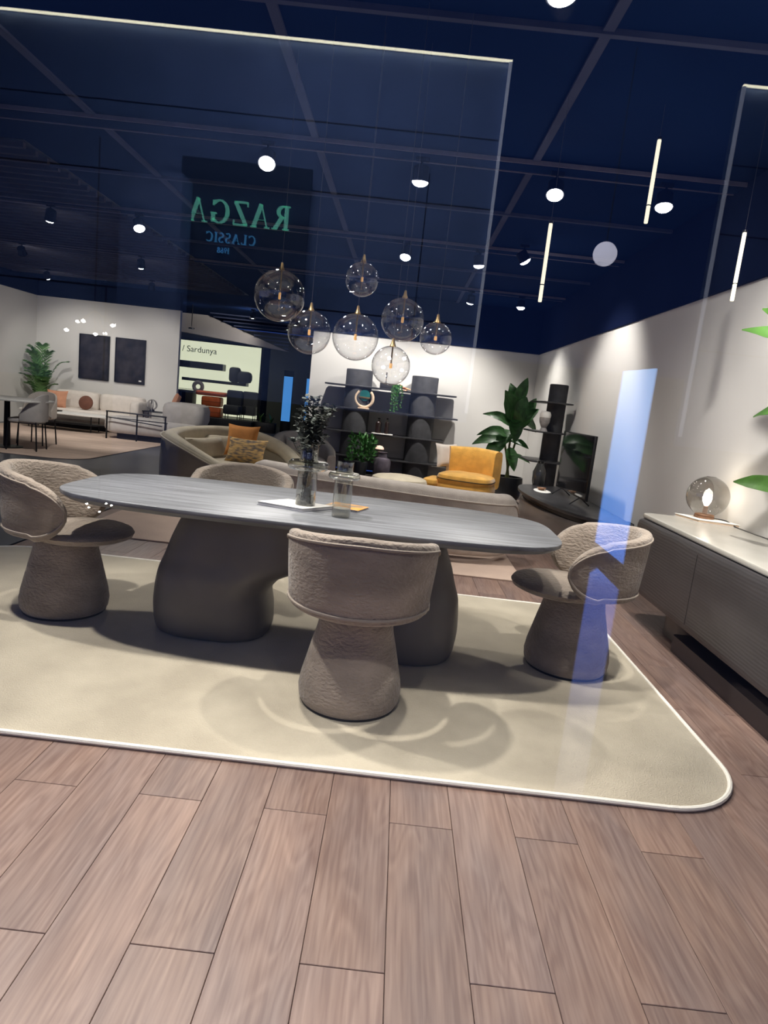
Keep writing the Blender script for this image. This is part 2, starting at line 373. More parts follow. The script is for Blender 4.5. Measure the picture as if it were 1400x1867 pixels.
SPOTS = [
 # row above the dining group (its heads are in view)
 ((-1.23, 5.34, 3.05), (-.9, 3.3, 0), 330, 'glaring black track spotlight above the table, leftmost of the nearest lit row', 70),
 ((-.05, 5.34, 3.05), (-.1, 5.6, 0), 420, 'lit black track spotlight second from left in the nearest row, above the smallest top globe', 75),
 ((.98, 5.34, 3.05), (.8, 4.0, .0), 260, 'lit black track spotlight third in the nearest row, left of the taller glowing tube', 70),
 ((1.81, 5.34, 3.05), (1.75, 4.6, 0), 150, 'lit black track spotlight right beside the taller glowing tube', 60),
 ((-.15, 8.05, 3.05), (-.4, 7.0, .0), 420, 'lit black track spotlight in the second row above the globe cluster', 75),
 ((.71, 8.05, 3.05), (.95, 8.3, .3), 480, 'lit black track spotlight in the second row, just left of the shorter glowing tube', 75),
 ((.90, 10.8, 3.05), (.6, 12.0, .6), 520, 'small lit spotlight in the third row, left one of the far pair', 110),
 ((1.70, 10.8, 3.05), (1.7, 10.6, 0), 330, 'small lit spotlight in the third row, right one of the far pair', 110),
 ((-3.31, 8.05, 3.05), (-2.4, 7.0, .3), 380, 'lit black track spotlight in the slatted ceiling area left of the mirrored sign', 80),
 ((-4.36, 8.05, 3.05), (-5.6, 9.6, .3), 260, 'track spotlight seen edge on at the far left of the slatted ceiling', 80),
 ((-4.38, 10.8, 3.05), (-5.0, 12.6, .3), 420, 'track spotlight seen edge on just above the wall with two dark pictures', 85),
 ((-1.0, 10.8, 3.05), (-.9, 12.3, 1.0), 420, 'track spotlight of the third row aimed at the left half of the shelf wall', 100),
 ((1.15, 7.6, 3.05), (2.4, 7.9, 1.2), 300, 'spotlight with its dark back to the viewer, aimed at the right wall above the television', 90),
 ((-6.3, 10.8, 3.05), (-7.0, 13.8, .5), 420, 'track spotlight of the third row aimed at the ivory sofa', 85),
 ((-5.2, 13.4, 3.05), (-6.0, 15.3, .7), 130, 'spotlight nearest the pictures, at the right of the wall', 95),
 ((-7.3, 13.4, 3.05), (-7.5, 15.3, .7), 130, 'spotlight nearest the pictures, at the left of the wall', 95),
 ((-3.9, 16.6, 3.05), (-5.3, 18.0, 2.6), 120, 'added spotlight that brightens the pale passage bulkhead', 100),  # extra lamp put in to brighten the bulkhead and the passage
 # rows over the shop window, above the frame
 ((-2.1, 2.93, 3.05), (-1.3, 2.4, 0), 520, 'spotlight above the frame over the left dining chair', 105),
 ((-.95, 2.93, 3.05), (-.5, 2.3, 0), 520, 'spotlight above the frame over the middle of the table', 105),
 ((.45, 2.93, 3.05), (.7, 2.2, 0), 330, 'spotlight at the top edge of the picture over the front chair', 105),
 ((1.25, 2.74, 3.05), (2.38, 3.75, 1.2), 800, 'spotlight above the frame aimed at the sideboard', 95),
 ((-1.3, .9, 3.05), (-1.2, 1.0, 0), 200, 'spotlight by the shop window, left of the viewer', 74),
 ((.0, .9, 3.05), (.15, 1.0, 0), 420, 'spotlight by the shop window, straight above the viewer', 74),
]
for p, q, wt, lb, cn in SPOTS: spotlight(p, q, wt, lb, cn)

# ------------------------------------------------------------------ room shell
struct(G().box((-.175, 6.3, -.04), (5.15, 12.2, .04)).build('floor', M_BASE), 'brown oak plank floor of the showroom')
FLOOR = bpy.data.objects['floor']
PL = {}
def plank(x, y0, y1):
    L_ = round(y1-y0, 3)
    if L_ not in PL:
        o = G().box((0, 0, -.01), (.2045, L_-.0022, .02)).build('plank', M_PLANK, FLOOR, .0012, 1, smooth=False); PL[L_] = o.data
    else:
        o = bpy.data.objects.new('plank', PL[L_]); COL.objects.link(o); o.parent = FLOOR
    o.location = (x, (y0+y1)/2, 0)
k = -10
RX0, RX1, RY0, RY1 = -2.9, 1.48, 2.18, 4.6
for k in range(-10, 15):
    x = -.715+.206*k+.103
    y = (1.93 if k % 2 == 0 else 1.36)-1.14
    while y < 9.9:
        y0 = max(y, .25)
        if not (x-.1 > RX0+.1 and x+.1 < RX1-.1 and y0 > RY0+.3 and y+1.14 < RY1-.3):
            plank(x, y0, y+1.14)
        y += 1.14
struct(G().box((-6.2, 8.0, -.02), (6.9, 15.4, .04)).build('floor', M_WALK), 'polished dark grey walkway left of the planks')
struct(G().box((-3.6, 19.9, -.02), (12, 8.4, .04)).build('floor', M_WALK), 'dark polished floor of the mall beyond the showroom')
struct(G().box((-1.0, 11.2, 3.24), (16.2, 24, .04)).build('ceiling', M_CEIL), 'navy black painted ceiling')
# ceiling profiles running away from the viewer and across
for i, x in enumerate((.79, -.86, -2.55)):
    struct(G().box((x, 7.2, 3.212), (.055, 10.2, .02)).build('trim_1', M_GRID), 'faint grey ceiling profile running away from the window')
for y in (3.53, 6.63, 9.4):
    struct(G().box((-.6, y, 3.205), (6.0, .035, .03)).build('trim_2', M_GRID), 'faint grey ceiling profile running across')
for y in (.9, 2.86, 5.34, 8.05, 10.8, 13.4):
    x0, x1 = (-8.4, 2.36) if y < 12 else (-8.4, -4.0)
    t = struct(G().box(((x0+x1)/2, y, 3.20), (x1-x0, .16, .035)).build('trim_3', M_CEIL), 'black lighting track trough')
    for s in (-1, 1):
        G().box(((x0+x1)/2, y+s*.10, 3.195), (x1-x0, .010, .03)).build('track_rail', M_TRACK, t)
# slatted ceiling on the left
ts = struct(G().box((-6.0, 10.2, 3.218), (5.0, 8.4, .006)).build('trim_4', M_DARK2), 'dark slatted ceiling field on the left')
y = 6.07; sm = None
while y < 14.2:
    if sm is None:
        o = G().box((0, 0, 0), (4.9, .045, .05)).build('slat', M_SLAT, ts); sm = o.data
    else:
        o = bpy.data.objects.new('slat', sm); COL.objects.link(o); o.parent = ts
    o.location = (-5.98, y, 3.19); y += .196
# walls
struct(G().box((2.45, 6.2, 1.23), (.10, 12.3, 2.46)).build('wall_right', M_WALL), 'white right wall behind the sideboard')
struct(G().box((2.44, 6.2, 2.84), (.14, 12.3, .76)).build('trim_5', M_DARK), 'black painted upper band of the right wall')
struct(G().box((.37, 12.40, 1.23), (4.26, .10, 2.46)).build('wall_back', M_WALL), 'white back wall behind the shelf unit')
struct(G().box((.37, 12.38, 2.84), (4.26, .14, .76)).build('trim_6', M_DARK), 'black painted upper band of the back wall')
struct(G().box((-1.71, 14.1, 1.6), (.10, 3.3, 3.2)).build('wall_side', M_DARK2), 'dark return wall beside the passage')
struct(G().box((-6.92, 15.36, 1.42), (3.34, .12, 2.84)).build('wall_far', M_WALL), 'white wall with two dark pictures')
struct(G().box((-6.92, 15.34, 3.03), (3.34, .14, .38)).build('trim_7', M_DARK), 'black upper band above the picture wall')
struct(G().box((-8.62, 9.9, 1.42), (.12, 11.0, 2.84)).build('wall_left', M_WALL), 'white left wall beside the palm')
struct(G().box((-8.60, 9.9, 3.03), (.14, 11.0, .38)).build('trim_8', M_DARK), 'black upper band of the left wall')
struct(G().box((-3.4, 23.2, 1.6), (9, .1, 3.2)).build('wall_mall', M_DARK2), 'dark wall at the far end of the mall passage')
struct(G().box((-8.0, 19.4, 1.6), (.1, 7.8, 3.2)).build('wall_mall', M_DARK2), 'dark left wall of the mall passage')

# shop window pane the photograph is taken through
wn = struct(G().box((-.8, .28, 1.95), (9.6, .006, 3.9)).build('window_1', PANE), 'clear shop window pane between the viewer and the showroom')
G().box((-.8, .28, 3.93), (9.7, .08, .08)).build('window_frame', M_BLACK, wn, .004)
G().box((-.8, .28, -.02), (9.7, .08, .04)).build('window_frame', M_BLACK, wn, .004)

# power socket
t = thing('wall_socket', (2.392, 6.45, .37), 'black double power socket low on the white wall left of the sideboard', 'socket')
G().box((0, 0, 0), (.016, .15, .085)).build('face_plate', M_BLACK, t, .004)
for s in (-1, 1): G().lathe([(.024, 0), (.024, .006), (.018, .006), (.018, -.002)], seg=16, M=RM((-.008, s*.037, 0), ry=-PI/2)).build('outlet_ring', M_DARK2, t)

# ------------------------------------------------------------------ rugs
t = thing('area_rug', ((RX0+RX1)/2, (RY0+RY1)/2, 0), 'large sand coloured rug with rounded corners and cream piping under the dining table', 'rug')
cx, cy = t.location[0], t.location[1]
out = [(x-cx, y-cy) for x, y in rrect(RX0, RX1, RY0, RY1, .36, 12)]
G().slab(out, .001, .014, .005).build('pile', M_RUG, t)
G().tube([(x, y, .011) for x, y in out], .0105, 8, closed=True).build('piping', M_RUGEDGE, t)
t = tag(G().slab(rrect(-2.62, 1.15, 5.2, 8.2, .12), .001, .013, .004).build('carpet', M_TAN), 'tan carpet under the curved sofas behind the dining table', 'carpet')
t = tag(G().slab(rrect(-8.3, -4.57, 9.3, 15.0, .5), .001, .012, .004).build('carpet', M_PALE), 'pale peach carpet under the ivory seating at the left', 'carpet')
t = tag(G().slab(sell(.2, 9.6, 1.5, 1.0), .001, .012, .004).build('carpet', M_IVORY), 'oval cream rug in front of the shelf unit', 'carpet')

# ------------------------------------------------------------------ dining table
def dining_table():
    t = thing('dining_table', (-.40, 3.46, 0), 'long black oak dining table with rounded corners on a sculpted arch pedestal', 'table', rz=math.radians(-1.6))
    g = G().slab(sell(0, 0, 1.285, .53, 4.0, 120), .708, .75, .006, und=.035); g.build('tabletop', M_TABLE, t, ang=30)
    # two flared legs that lean together and merge under the top
    g = G()
    for s in (-1, 1):
        secs = [(0, .195, .81, .27), (.05, .19, .825, .28), (.15, .195, .835, .28), (.25, .215, .830, .27), (.33, .155, .82, .26),
                (.40, .00, .795, .235), (.50, -.05, .765, .22), (.60, -.05, .725, .20), (.712, -.05, .66, .18)]
        R = []
        for z, xi, xo, d in secs:
            c = (xi+xo)/2; a = (xo-xi)/2
            R.append([(s*x, y, z) for x, y in sell(c, 0, a, d, 2.6, 40)])
        g.rings(R)
    g.v = [(x, y, .016+z*.98) for x, y, z in g.v]
    o = g.build('pedestal', M_PED, t, smooth=True)
    md = o.modifiers.new('fuse', 'REMESH'); md.mode = 'VOXEL'; md.voxel_size = .016; md.use_smooth_shade = True
    m2 = o.modifiers.new('soften', 'SMOOTH'); m2.iterations = 8; m2.factor = .6
    for s in (-1, 1): G().slab(sell(s*.50, 0, .285, .215, 2.6, 40), .0142, .022, .002).build('base_plate', M_BLACK, t)
dining_table()

# ------------------------------------------------------------------ dining chairs (seat faces local -Y, back at +Y)
def dining_chair(label):
    t = thing('dining_chair', (0, 0, 0), label, 'chair', 'taupe dining chairs around the black table')
    A = math.radians(112); n = 46; path = []; zb = []; zt = []
    R0 = .285
    for i in range(n+1):
        u = -1+2*i/n; u = math.copysign(1-(1-abs(u))**1.25, u); a = A*u
        # slightly flattened barrel, arms running forward
        x = R0*math.sin(a); y = R0*1.02*math.cos(a)
        path.append((x, y))
        s = (1-abs(u))*A*R0              # arc distance from the arm end
        top = .808-.070*abs(u)**1.5; bot = .448+.002*abs(u); rr = .162
        if s < rr:
            k = math.sqrt(max(0, 1-((rr-s)/rr)**2.0)); mid = (top+bot)/2-.01; h = (top-bot)/2
            top = mid+max(.028, h*k); bot = mid-max(.028, h*k)
        zb.append(bot); zt.append(top)
    g = G().shell(path, zb, zt, .062, lean=-.016, n=24); g.build('backrest', M_CHAIR, t)
    # piping on the outer face following the panel outline
    pts = []
    for i in range(1, n):
        x, y = path[i]; l = math.hypot(x, y)
        for_top = zt[i]-.030; k = (R0+.0305+.016*max(0, (zt[i]-zb[i])/2-.030)/.2)/R0
        pts.append((x*k, y*k, for_top))
    low = []
    for i in range(n-1, 0, -1):
        x, y = path[i]; k = (R0+.0305-.016*max(0, (zt[i]-zb[i])/2-.030)/.2)/R0; low.append((x*k, y*k, zb[i]+.030))
    G().tube(pts+low, .0065, 6, closed=True).build('piping', M_CHAIRP, t)
    g = G(); prof = [(.001, .412), (.17, .414), (.225, .420), (.258, .434), (.268, .454), (.258, .470), (.235, .480), (.15, .490), (.001, .494)]
    g.lathe(prof, (0, -.085, 0), 48); g.build('seat', M_CHAIR, t)
    g = G().lathe([(.001, .42), (.20, .425), (.235, .44), (.235, .46), (.1, .47)], (0, -.02, 0), 40); g.build('seat_pan', M_CHAIR, t)
    g = G().lathe([(.214, .012), (.224, .03), (.229, .07), (.222, .12), (.205, .19), (.186, .27), (.168, .34), (.158, .40), (.156, .44)], (0, 0, 0), 48); g.build('pedestal', M_CHAIR, t)
    G().lathe([(.19, .0), (.212, .0), (.215, .006), (.213, .014), (.19, .016)], (0, 0, 0), 48).build('glide_ring', M_BLACK, t)
    return t
ch = dining_chair('taupe velvet barrel dining chair nearest the window, seen from behind, in front of the table')
ch.location = (-.095, 2.745, .014); ch.rotation_euler = (0, 0, PI)
for loc, rz, lb in [((1.05, 3.45, .014), math.radians(-90-4), 'taupe velvet barrel dining chair at the right end of the table by the sideboard'),
                    ((-1.75, 3.46, .014), math.radians(90+4), 'taupe velvet barrel dining chair at the left end of the table'),
                    ((-.97, 4.15, .014), math.radians(3), 'taupe velvet dining chair behind the table, only its curved back top showing')]:
    c = copy_tree(ch); c.location = loc; c.rotation_euler = (0, 0, rz); c['label'] = lb

# ------------------------------------------------------------------ things on the table
TT = .75
t = thing('book', (-.50, 3.36, TT), 'white hardback book lying under the tall vase on the table', 'book', rz=.05)
for nm, z0, z1, m, d in (('cover', 0, .003, M_GREYC, 1), ('pages', .003, .016, M_PAPER, .97), ('cover', .016, .0185, M_PAPER, 1)):
    G().slab([(x*d, y*d) for x, y in [(-.19, -.045), (.055, -.135), (.20, .035), (-.05, .12)]], z0, z1, .0008).build(nm, m, t)
t = thing('book', (-.25, 3.50, TT), 'grey book with an orange and cream printed cover behind the small vase', 'book', rz=-.2)
for nm, z0, z1, m, d in (('cover', 0, .003, M_GREYC, 1), ('pages', .003, .008, M_PAPER, .96), ('cover', .008, .0105, M_COVER, 1)):
    G().slab([(x*d, y*d) for x, y in [(-.10, -.07), (.10, -.09), (.12, .07), (-.08, .09)]], z0, z1, .0008).build(nm, m, t)

def ring_vase(loc, r, h1, rr, hr, h2, label, inner):
    t = thing('glass_vase', loc, label, 'vase')
    g = G().lathe([(.001, 0), (r*.96, 0), (r, .006), (r, h1), (r+.004, h1+.003)]+[(rr-hr*.5+hr*.5*math.cos(q), h1+hr*.5+hr*.5*math.sin(q)) for q in [math.radians(-90+15*i) for i in range(13)]]+[(r*.9+.004, h1+hr), (r*.86, h1+hr+.01), (r*.86, h2), (r*.92, h2+.004)], seg=40, cap1=False)
    g.build('glass_body', GREENG, t)
    G().lathe([(.001, .002), (r*.9, .002), (r*.93, .006), (r*.9, .012), (.001, .010)], seg=32).build('base', SMOKE, t)
    g = G()
    for k in (.06, .94): g.tube([((rr-hr*.35)*math.cos(a), (rr-hr*.35)*math.sin(a), h1+hr*k) for a in [2*PI*i/40 for i in range(40)]], .002, 6, closed=True)
    g.build('ring_rim', SMOKE, t)
    G().lathe([(.001, .012), (r*.92, .012), (r*.92, inner), (.001, inner)], seg=32).build('water', SMOKE, t)
    return t
ring_vase((-.445, 3.35, TT+.0185), .052, .185, .108, .046, .34, 'tall grey green glass vase with a wide ring, holding eucalyptus, standing on the white book', .05)
ring_vase((-.245, 3.22, TT), .047, .190, .080, .034, .275, 'small clear glass vase with a ring collar, right of the eucalyptus vase', .045)
# eucalyptus
t = thing('eucalyptus_branches', (-.445, 3.35, TT+.035), 'bunch of dark eucalyptus branches in the tall glass vase', 'plant')
g = G(); lf = G(); rs = random.Random(3)
for i in range(26):
    a = rs.uniform(0, 2*PI); sp = rs.uniform(.02, .145); hh = rs.uniform(.36, .56)-sp*.5
    P = smooth_path([(rs.uniform(-.03, .03), rs.uniform(-.03, .03), 0), (.018*math.cos(a), .018*math.sin(a), .18), (.03*math.cos(a), .03*math.sin(a), .30), (sp*.6*math.cos(a), sp*.6*math.sin(a), hh*.82), (sp*math.cos(a), sp*math.sin(a), hh)], 4)
    g.tube(P, .0017, 5)
    for j, p in enumerate(P):
        low = p[2] < .30
        for q in range(3 if low else 6):
            if low and rs.random() < .45: continue
            aa = rs.uniform(0, 2*PI); L_ = rs.uniform(.016, .034); tl = rs.uniform(-.5, .9)
            d = Vector((math.cos(aa)*math.cos(tl), math.sin(aa)*math.cos(tl), math.sin(tl))); s_ = d.cross(Vector((0, 0, 1))).normalized()*L_*.42
            b = Vector(p)+Vector((rs.uniform(-.008, .008), rs.uniform(-.008, .008), rs.uniform(-.012, .012)))
            if low: d = d*.6; s_ = s_*.6
            u = d.cross(s_).normalized()*.001
            vs = [b, b+d*L_*.35+s_, b+d*L_*.8+s_*.8, b+d*L_, b+d*L_*.8-s_*.8, b+d*L_*.35-s_, b+d*L_*.5+u*3]
            lf.add(vs, [(0, 1, 6), (1, 2, 6), (2, 3, 6), (3, 4, 6), (4, 5, 6), (5, 0, 6)])
g.build('stems', M_TWIG, t); o = lf.build('foliage', M_EUC, t, merge=False); o['kind'] = 'stuff'

# ------------------------------------------------------------------ pendant globes
def globe(x, y, z, r, label):
    t = thing('globe_pendant', (x, y, z), label, 'pendant lamp', 'clear globe pendants over the table')
    n = 20; prof = [(max(.001, r*math.sin(PI*(i/n))), -r*math.cos(PI*i/n)) for i in range(n+1)]; prof = [p for p in prof if not (p[1] > 0 and p[0] < .012)]
    G().lathe(prof, seg=40, cap0=False, cap1=False).build('glass_globe', THIN, t)
    G().lathe([(.001, r+.04), (.006, r+.038), (.010, r+.015), (.017, r-.002), (.015, r-.006), (.001, r-.006)], seg=16).build('brass_cap', M_BRASS, t)
    G().tube([(0, 0, r), (0, 0, r*.12)], .0042).build('rod', M_BRASS, t)
    G().lathe([(.001, r*.12), (.0075, r*.12), (.0075, -r*.12), (.001, -r*.14)], seg=12).build('filament_tube', mat('amber_filament', (.9, .48, .14), .4, emit=.55), t)
    G().tube([(0, 0, r+.035), (0, 0, 3.215-z)], .0012, 5).build('cable', M_CABLE, t)
for a in [(-.79, 4.0, 1.885, .150, 'largest clear glass globe pendant, upper left of the cluster'),
          (-.295, 3.75, 1.985, .092, 'small clear glass globe pendant hanging highest, in the middle of the cluster'),
          (-.545, 3.65, 1.665, .117, 'clear glass globe pendant below the largest one, near the left of the cluster'),
          (-.287, 3.58, 1.66, .123, 'clear glass globe pendant at the centre of the cluster'),
          (-.05, 3.80, 1.80, .121, 'clear glass globe pendant at the right, level with the back wall top'),
          (.135, 3.50, 1.69, .083, 'smallest clear glass globe pendant, rightmost of the cluster'),
          (-.08, 3.45, 1.525, .100, 'clear glass globe pendant hanging lowest, in front of the shelf unit')]:
    globe(*a)

# ------------------------------------------------------------------ glowing tubes
for x, z0, L_, lb in [(1.335, 2.555, .47, 'tall glowing white tube pendant right of centre near the ceiling'),
                      (.772, 2.04, .46, 'glowing white tube pendant lower and left of the taller one'),
                      (1.93, 2.165, .40, 'glowing tube pendant cut by the right edge of the picture')]:
    t = thing('tube_pendant', (x, 4.2, z0), lb, 'pendant lamp', 'glowing tube pendants')
    G().lathe([(.001, 0), (.0105, .002), (.0115, .01), (.0115, L_-.01), (.0105, L_-.002), (.001, L_)], seg=16).build('glow_tube', M_TUBE, t)
    G().lathe([(.001, L_), (.0125, L_), (.0125, L_+.012), (.001, L_+.014)], seg=16).build('end_cap', M_BLACK, t)
    G().tube([(0, 0, L_+.01), (0, 0, 3.215-z0)], .0012, 5).build('cable', M_CABLE, t)
    G().lathe([(.012, .10), (.0122, .10), (.0122, .106), (.012, .106)], seg=16).build('joint_ring', M_BLACK, t)

# ------------------------------------------------------------------ sideboard and what stands on it
t = thing('sideboard', (2.08, 3.2, 0), 'long dark sideboard with rounded ends and satin taupe top along the right wall', 'sideboard')
out = rrect(-.30, .30, -1.6, 1.55, .10, 10)
G().slab(out, .215, .715, .045).build('body', M_SIDE, t)
G().slab(rrect(-.272, .30, -1.57, 1.525, .08, 10), .722, .75, .008).build('top', M_SIDETOP, t, ang=30)
G().slab(rrect(-.262, .29, -1.56, 1.52, .08, 10), .712, .724, .001).build('shadow_gap', M_BLACK, t)
G().slab(rrect(-.16, .22, .78, 1.16, .12, 8), 0, .22, .01).build('foot', M_PED, t)
G().slab(rrect(-.24, .24, -1.5, .76, .03, 4), 0, .105, .004).build('plinth', M_PLINTH, t)
G().slab(rrect(-.10, .24, -1.4, .78, .03, 4), .10, .22, .002).build('recess', M_BLACK, t)
for yy in (-.55, .50): G().box((-.3005, yy, .46), (.0015, .003, .42)).build('door_gap', M_BLACK, t)
t = thing('book', (2.22, 4.58, .75), 'white book lying under the smoked globe lamp on the sideboard', 'book', rz=0)
for nm, z0, z1, m, d in (('cover', 0, .003, M_PAPER, 1), ('pages', .003, .018, M_BONE, .96), ('cover', .018, .021, M_PAPER, 1)):
    G().slab([(x*d, y*d) for x, y in [(-.17, .14), (-.10, -.09), (.16, -.15), (.12, .10)]], z0, z1, .0008).build(nm, m, t)
t = thing('table_lamp', (2.215, 4.62, .771), 'smoked glass globe lamp with a walnut foot, lit, on the sideboard', 'lamp')
r = .142; n = 20
G().lathe([(max(.03, r*math.sin(PI*i/n)), r-r*math.cos(PI*i/n)+.012) for i in range(1, n+1)], seg=40, cap0=False).build('smoked_globe', SMOKE, t)
G().lathe([(.001, 0), (.066, 0), (.068, .006), (.064, .024), (.05, .030), (.001, .030)], seg=32).build('foot', M_WALNUT, t)
G().lathe([(.001, .03), (.018, .03), (.016, .07), (.014, .085), (.001, .085)], seg=20).build('socket', M_WALNUT, t)
G().lathe([(.001, .085), (.012, .088), (.028, .12), (.032, .145), (.024, .168), (.001, .176)], seg=20).build('bulb', M_BULB, t)
G().tube(smooth_path([(.06, -.02, .006), (.12, -.08, .004), (.13, -.2, -.014), (.135, -.38, -.016), (.14, -.6, -.016)], 6), .004, 6).build('cord', M_BLACK, t)
ld = bpy.data.lights.new('bulb_lamp', 'POINT'); ld.energy = 3; ld.color = (1, .9, .75); ld.shadow_soft_size = .03
lo = bpy.data.objects.new('bulb_lamp', ld); COL.objects.link(lo); lo.parent = t; lo.location = (0, 0, .23)

def leaf_into(g, base, tip, width, droop=.15, nseg=9, up=(0, 0, 1), fold=.18):
    b = Vector(base); d = Vector(tip)-b; L_ = d.length; d.normalize()
    side = d.cross(Vector(up)); side = side.normalized() if side.length > .05 else Vector((1, 0, 0)); nrm = side.cross(d).normalized()
    vs = []; fs = []
    for i in range(nseg+1):
        u = i/nseg; wv = width*math.sin(PI*min(1, u**.85))**.75*(1-.25*u) if 0 < i < nseg else .002
        c = b+d*L_*u+nrm*(4*droop*L_*u*(1-u)); wob = .05*width*math.sin(u*17)
        vs += [c-side*wv+nrm*(wv*fold+wob), c-side*wv*.5+nrm*(wv*fold*.35), c, c+side*wv*.5+nrm*(wv*fold*.35), c+side*wv+nrm*(wv*fold-wob)]
    for i in range(nseg):
        for j in range(4): fs.append((i*5+j, i*5+j+1, i*5+5+j+1, i*5+5+j))
    n0 = len(vs); vs2 = [v-nrm*.0015 for v in vs]
    g.add(vs+vs2, fs+[tuple(n0+q for q in f[::-1]) for f in fs])
    return g
# plant at right edge
t = thing('potted_fig', (2.16, 3.46, .75), 'bright green leafy plant on the sideboard entering at the right edge', 'plant')
G().lathe([(.001, 0), (.075, 0), (.09, .02), (.10, .14), (.104, .17), (.094, .17), (.088, .15), (.001, .15)], seg=28).build('pot', M_POT, t)
G().tube(smooth_path([(0, 0, .15), (.01, .05, .4), (.0, .08, .8), (-.02, .1, 1.15)], 5), [.011]*11+[.010]*5).build('stem', M_TRUNK, t)
for b, e, wd in [((-.02, .1, 1.10), (-.31, .38, 1.20), .050), ((-.02, .1, 1.15), (-.20, .42, 1.33), .055), ((0, .1, .80), (-.13, .42, .73), .045),
                 ((0, .08, .7), (-.02, .50, .84), .045), ((0, .05, .35), (-.16, .44, .345), .055), ((0, .08, .6), (.12, -.2, .8), .06), ((-.02, .1, 1.1), (.1, -.15, 1.3), .06)]:
    dx, dy = e[0]-b[0], e[1]-b[1]
    leaf_into(G(), b, e, wd, .10, up=(dy*-2, dx*2, .45)).build('leaf', M_LEAF2, t, merge=False)

# ------------------------------------------------------------------ curved greige sofa, back towards the table
t = thing('curved_sofa', (-.2, 6.1, 0), 'low greige curved sofa with its back to the dining table', 'sofa')
P = smooth_path([(-1.30, 5.98), (-.9, 5.86), (-.4, 5.76), (.1, 5.70), (.6, 5.68), (.95, 5.78), (1.10, 6.02)], 6); P = [(x+.2, y-6.1) for x, y in P][::-1]
k = len(P); zt = [.70-.075*(1-i/k) for i in range(k)]
zt[0] -= .16; zt[1] -= .09; zt[2] -= .05; zt[3] -= .02; zt[-1] -= .08; zt[-2] -= .03
G().shell(P, .07, zt, .20, n=24).build('backrest', M_SOFA, t)
pp = []
for i in range(1, k-1):
    a = Vector(P[i+1])-Vector(P[i-1]); a.normalize(); q = Vector(P[i])+Vector((a.y, -a.x))*-.098; pp.append((q.x, q.y, zt[i]-.085))
pq = []
for i in range(1, k-1):
    a = Vector(P[i+1])-Vector(P[i-1]); a.normalize(); q = Vector(P[i])+Vector((a.y, -a.x))*.099; pq.append((q.x, q.y, zt[i]-.085))
side = pq if sum(p[1] for p in pq) < sum(p[1] for p in pp) else pp
G().tube(side, .008, 6).build('piping', M_SOFAP, t)
G().slab(sell(-.05, .33, 1.15, .44, 3), .18, .41, .05, crown=.02).build('seat', M_SOFA, t)
G().slab(sell(-.05, .25, 1.05, .38, 3), .013, .17, .01).build('plinth', M_BLACK, t)

t = thing('ottoman', (.07, 8.30, 0), 'round cream ottoman between the curved sofa and the mustard armchair', 'ottoman')
G().slab(sell(0, 0, .36, .36), .05, .41, .06, crown=.03).build('seat', M_CREAM, t)
G().slab(sell(0, 0, .33, .29), .012, .06, .005).build('base', M_BLACK, t)

# ------------------------------------------------------------------ cream wrap sofa
t = thing('wrap_sofa', (-2.0, 7.6, 0), 'cream velvet wraparound sofa with olive outer shell, left of the vase', 'sofa')
pts = [(.28, -.80, .44), (-.02, -.74, .56), (-.30, -.64, .67), (-.52, -.42, .735), (-.60, -.05, .745), (-.54, .38, .76), (-.30, .78, .775), (.10, .92, .76), (.50, .86, .66), (.78, .62, .50), (.86, .38, .40)]
S = smooth_path(pts, 5); P = [(p[0], p[1]) for p in S]; zt = [p[2] for p in S]; zt[0] -= .10; zt[1] -= .03; zt[-1] -= .08
G().shell(P, .05, zt, .17, n=24).build('shell', M_CREAMO, t)
Pi = [(p[0]*.965, p[1]*.965) for p in S]
G().shell(Pi, [z-.16 for z in zt], [z+.022 for z in zt], .15, n=20).build('inner_cushion', M_CREAM, t)
pp = []
for i in range(1, len(P)-1):
    a = Vector(P[i+1])-Vector(P[i-1]); a.normalize(); nn = Vector((a.y, -a.x)); q = Vector(P[i]); c1 = q+nn*.088; c2 = q-nn*.088
    q = c1 if (c1.x-.1)**2+c1.y**2 > (c2.x-.1)**2+c2.y**2 else c2; pp.append((q.x, q.y, zt[i]-.028))
G().tube(pp, .008, 6).build('piping', M_CREAM, t)
G().slab(sell(.13, .05, .68, .70, 2.6), .08, .42, .06, crown=.02).build('seat', M_CREAM, t)
G().pillow(.40, .155, .09, RM((-.30, .28, .53), rx=math.radians(70), rz=math.radians(75))).build('back_cushion', M_CREAM, t)
G().pillow(.40, .155, .09, RM((-.16, .66, .55), rx=math.radians(70), rz=math.radians(30))).build('back_cushion', M_CREAM, t)
o = tag(G().pillow(.20, .20, .055, RM((0, 0, 0), rx=math.radians(72), rz=math.radians(-4))).build('cushion', M_ORANGE), 'burnt orange cushion standing on the cream wraparound sofa', 'cushion', 'cushions on the wraparound sofa')
o.location = (-1.90, 7.98, .67)
o = tag(G().pillow(.245, .16, .06, RM((0, 0, 0), rx=math.radians(66), rz=math.radians(-8))).build('cushion', M_PATT), 'brown and gold patterned cushion in front of the orange one', 'cushion', 'cushions on the wraparound sofa')
o.location = (-1.78, 7.72, .575)

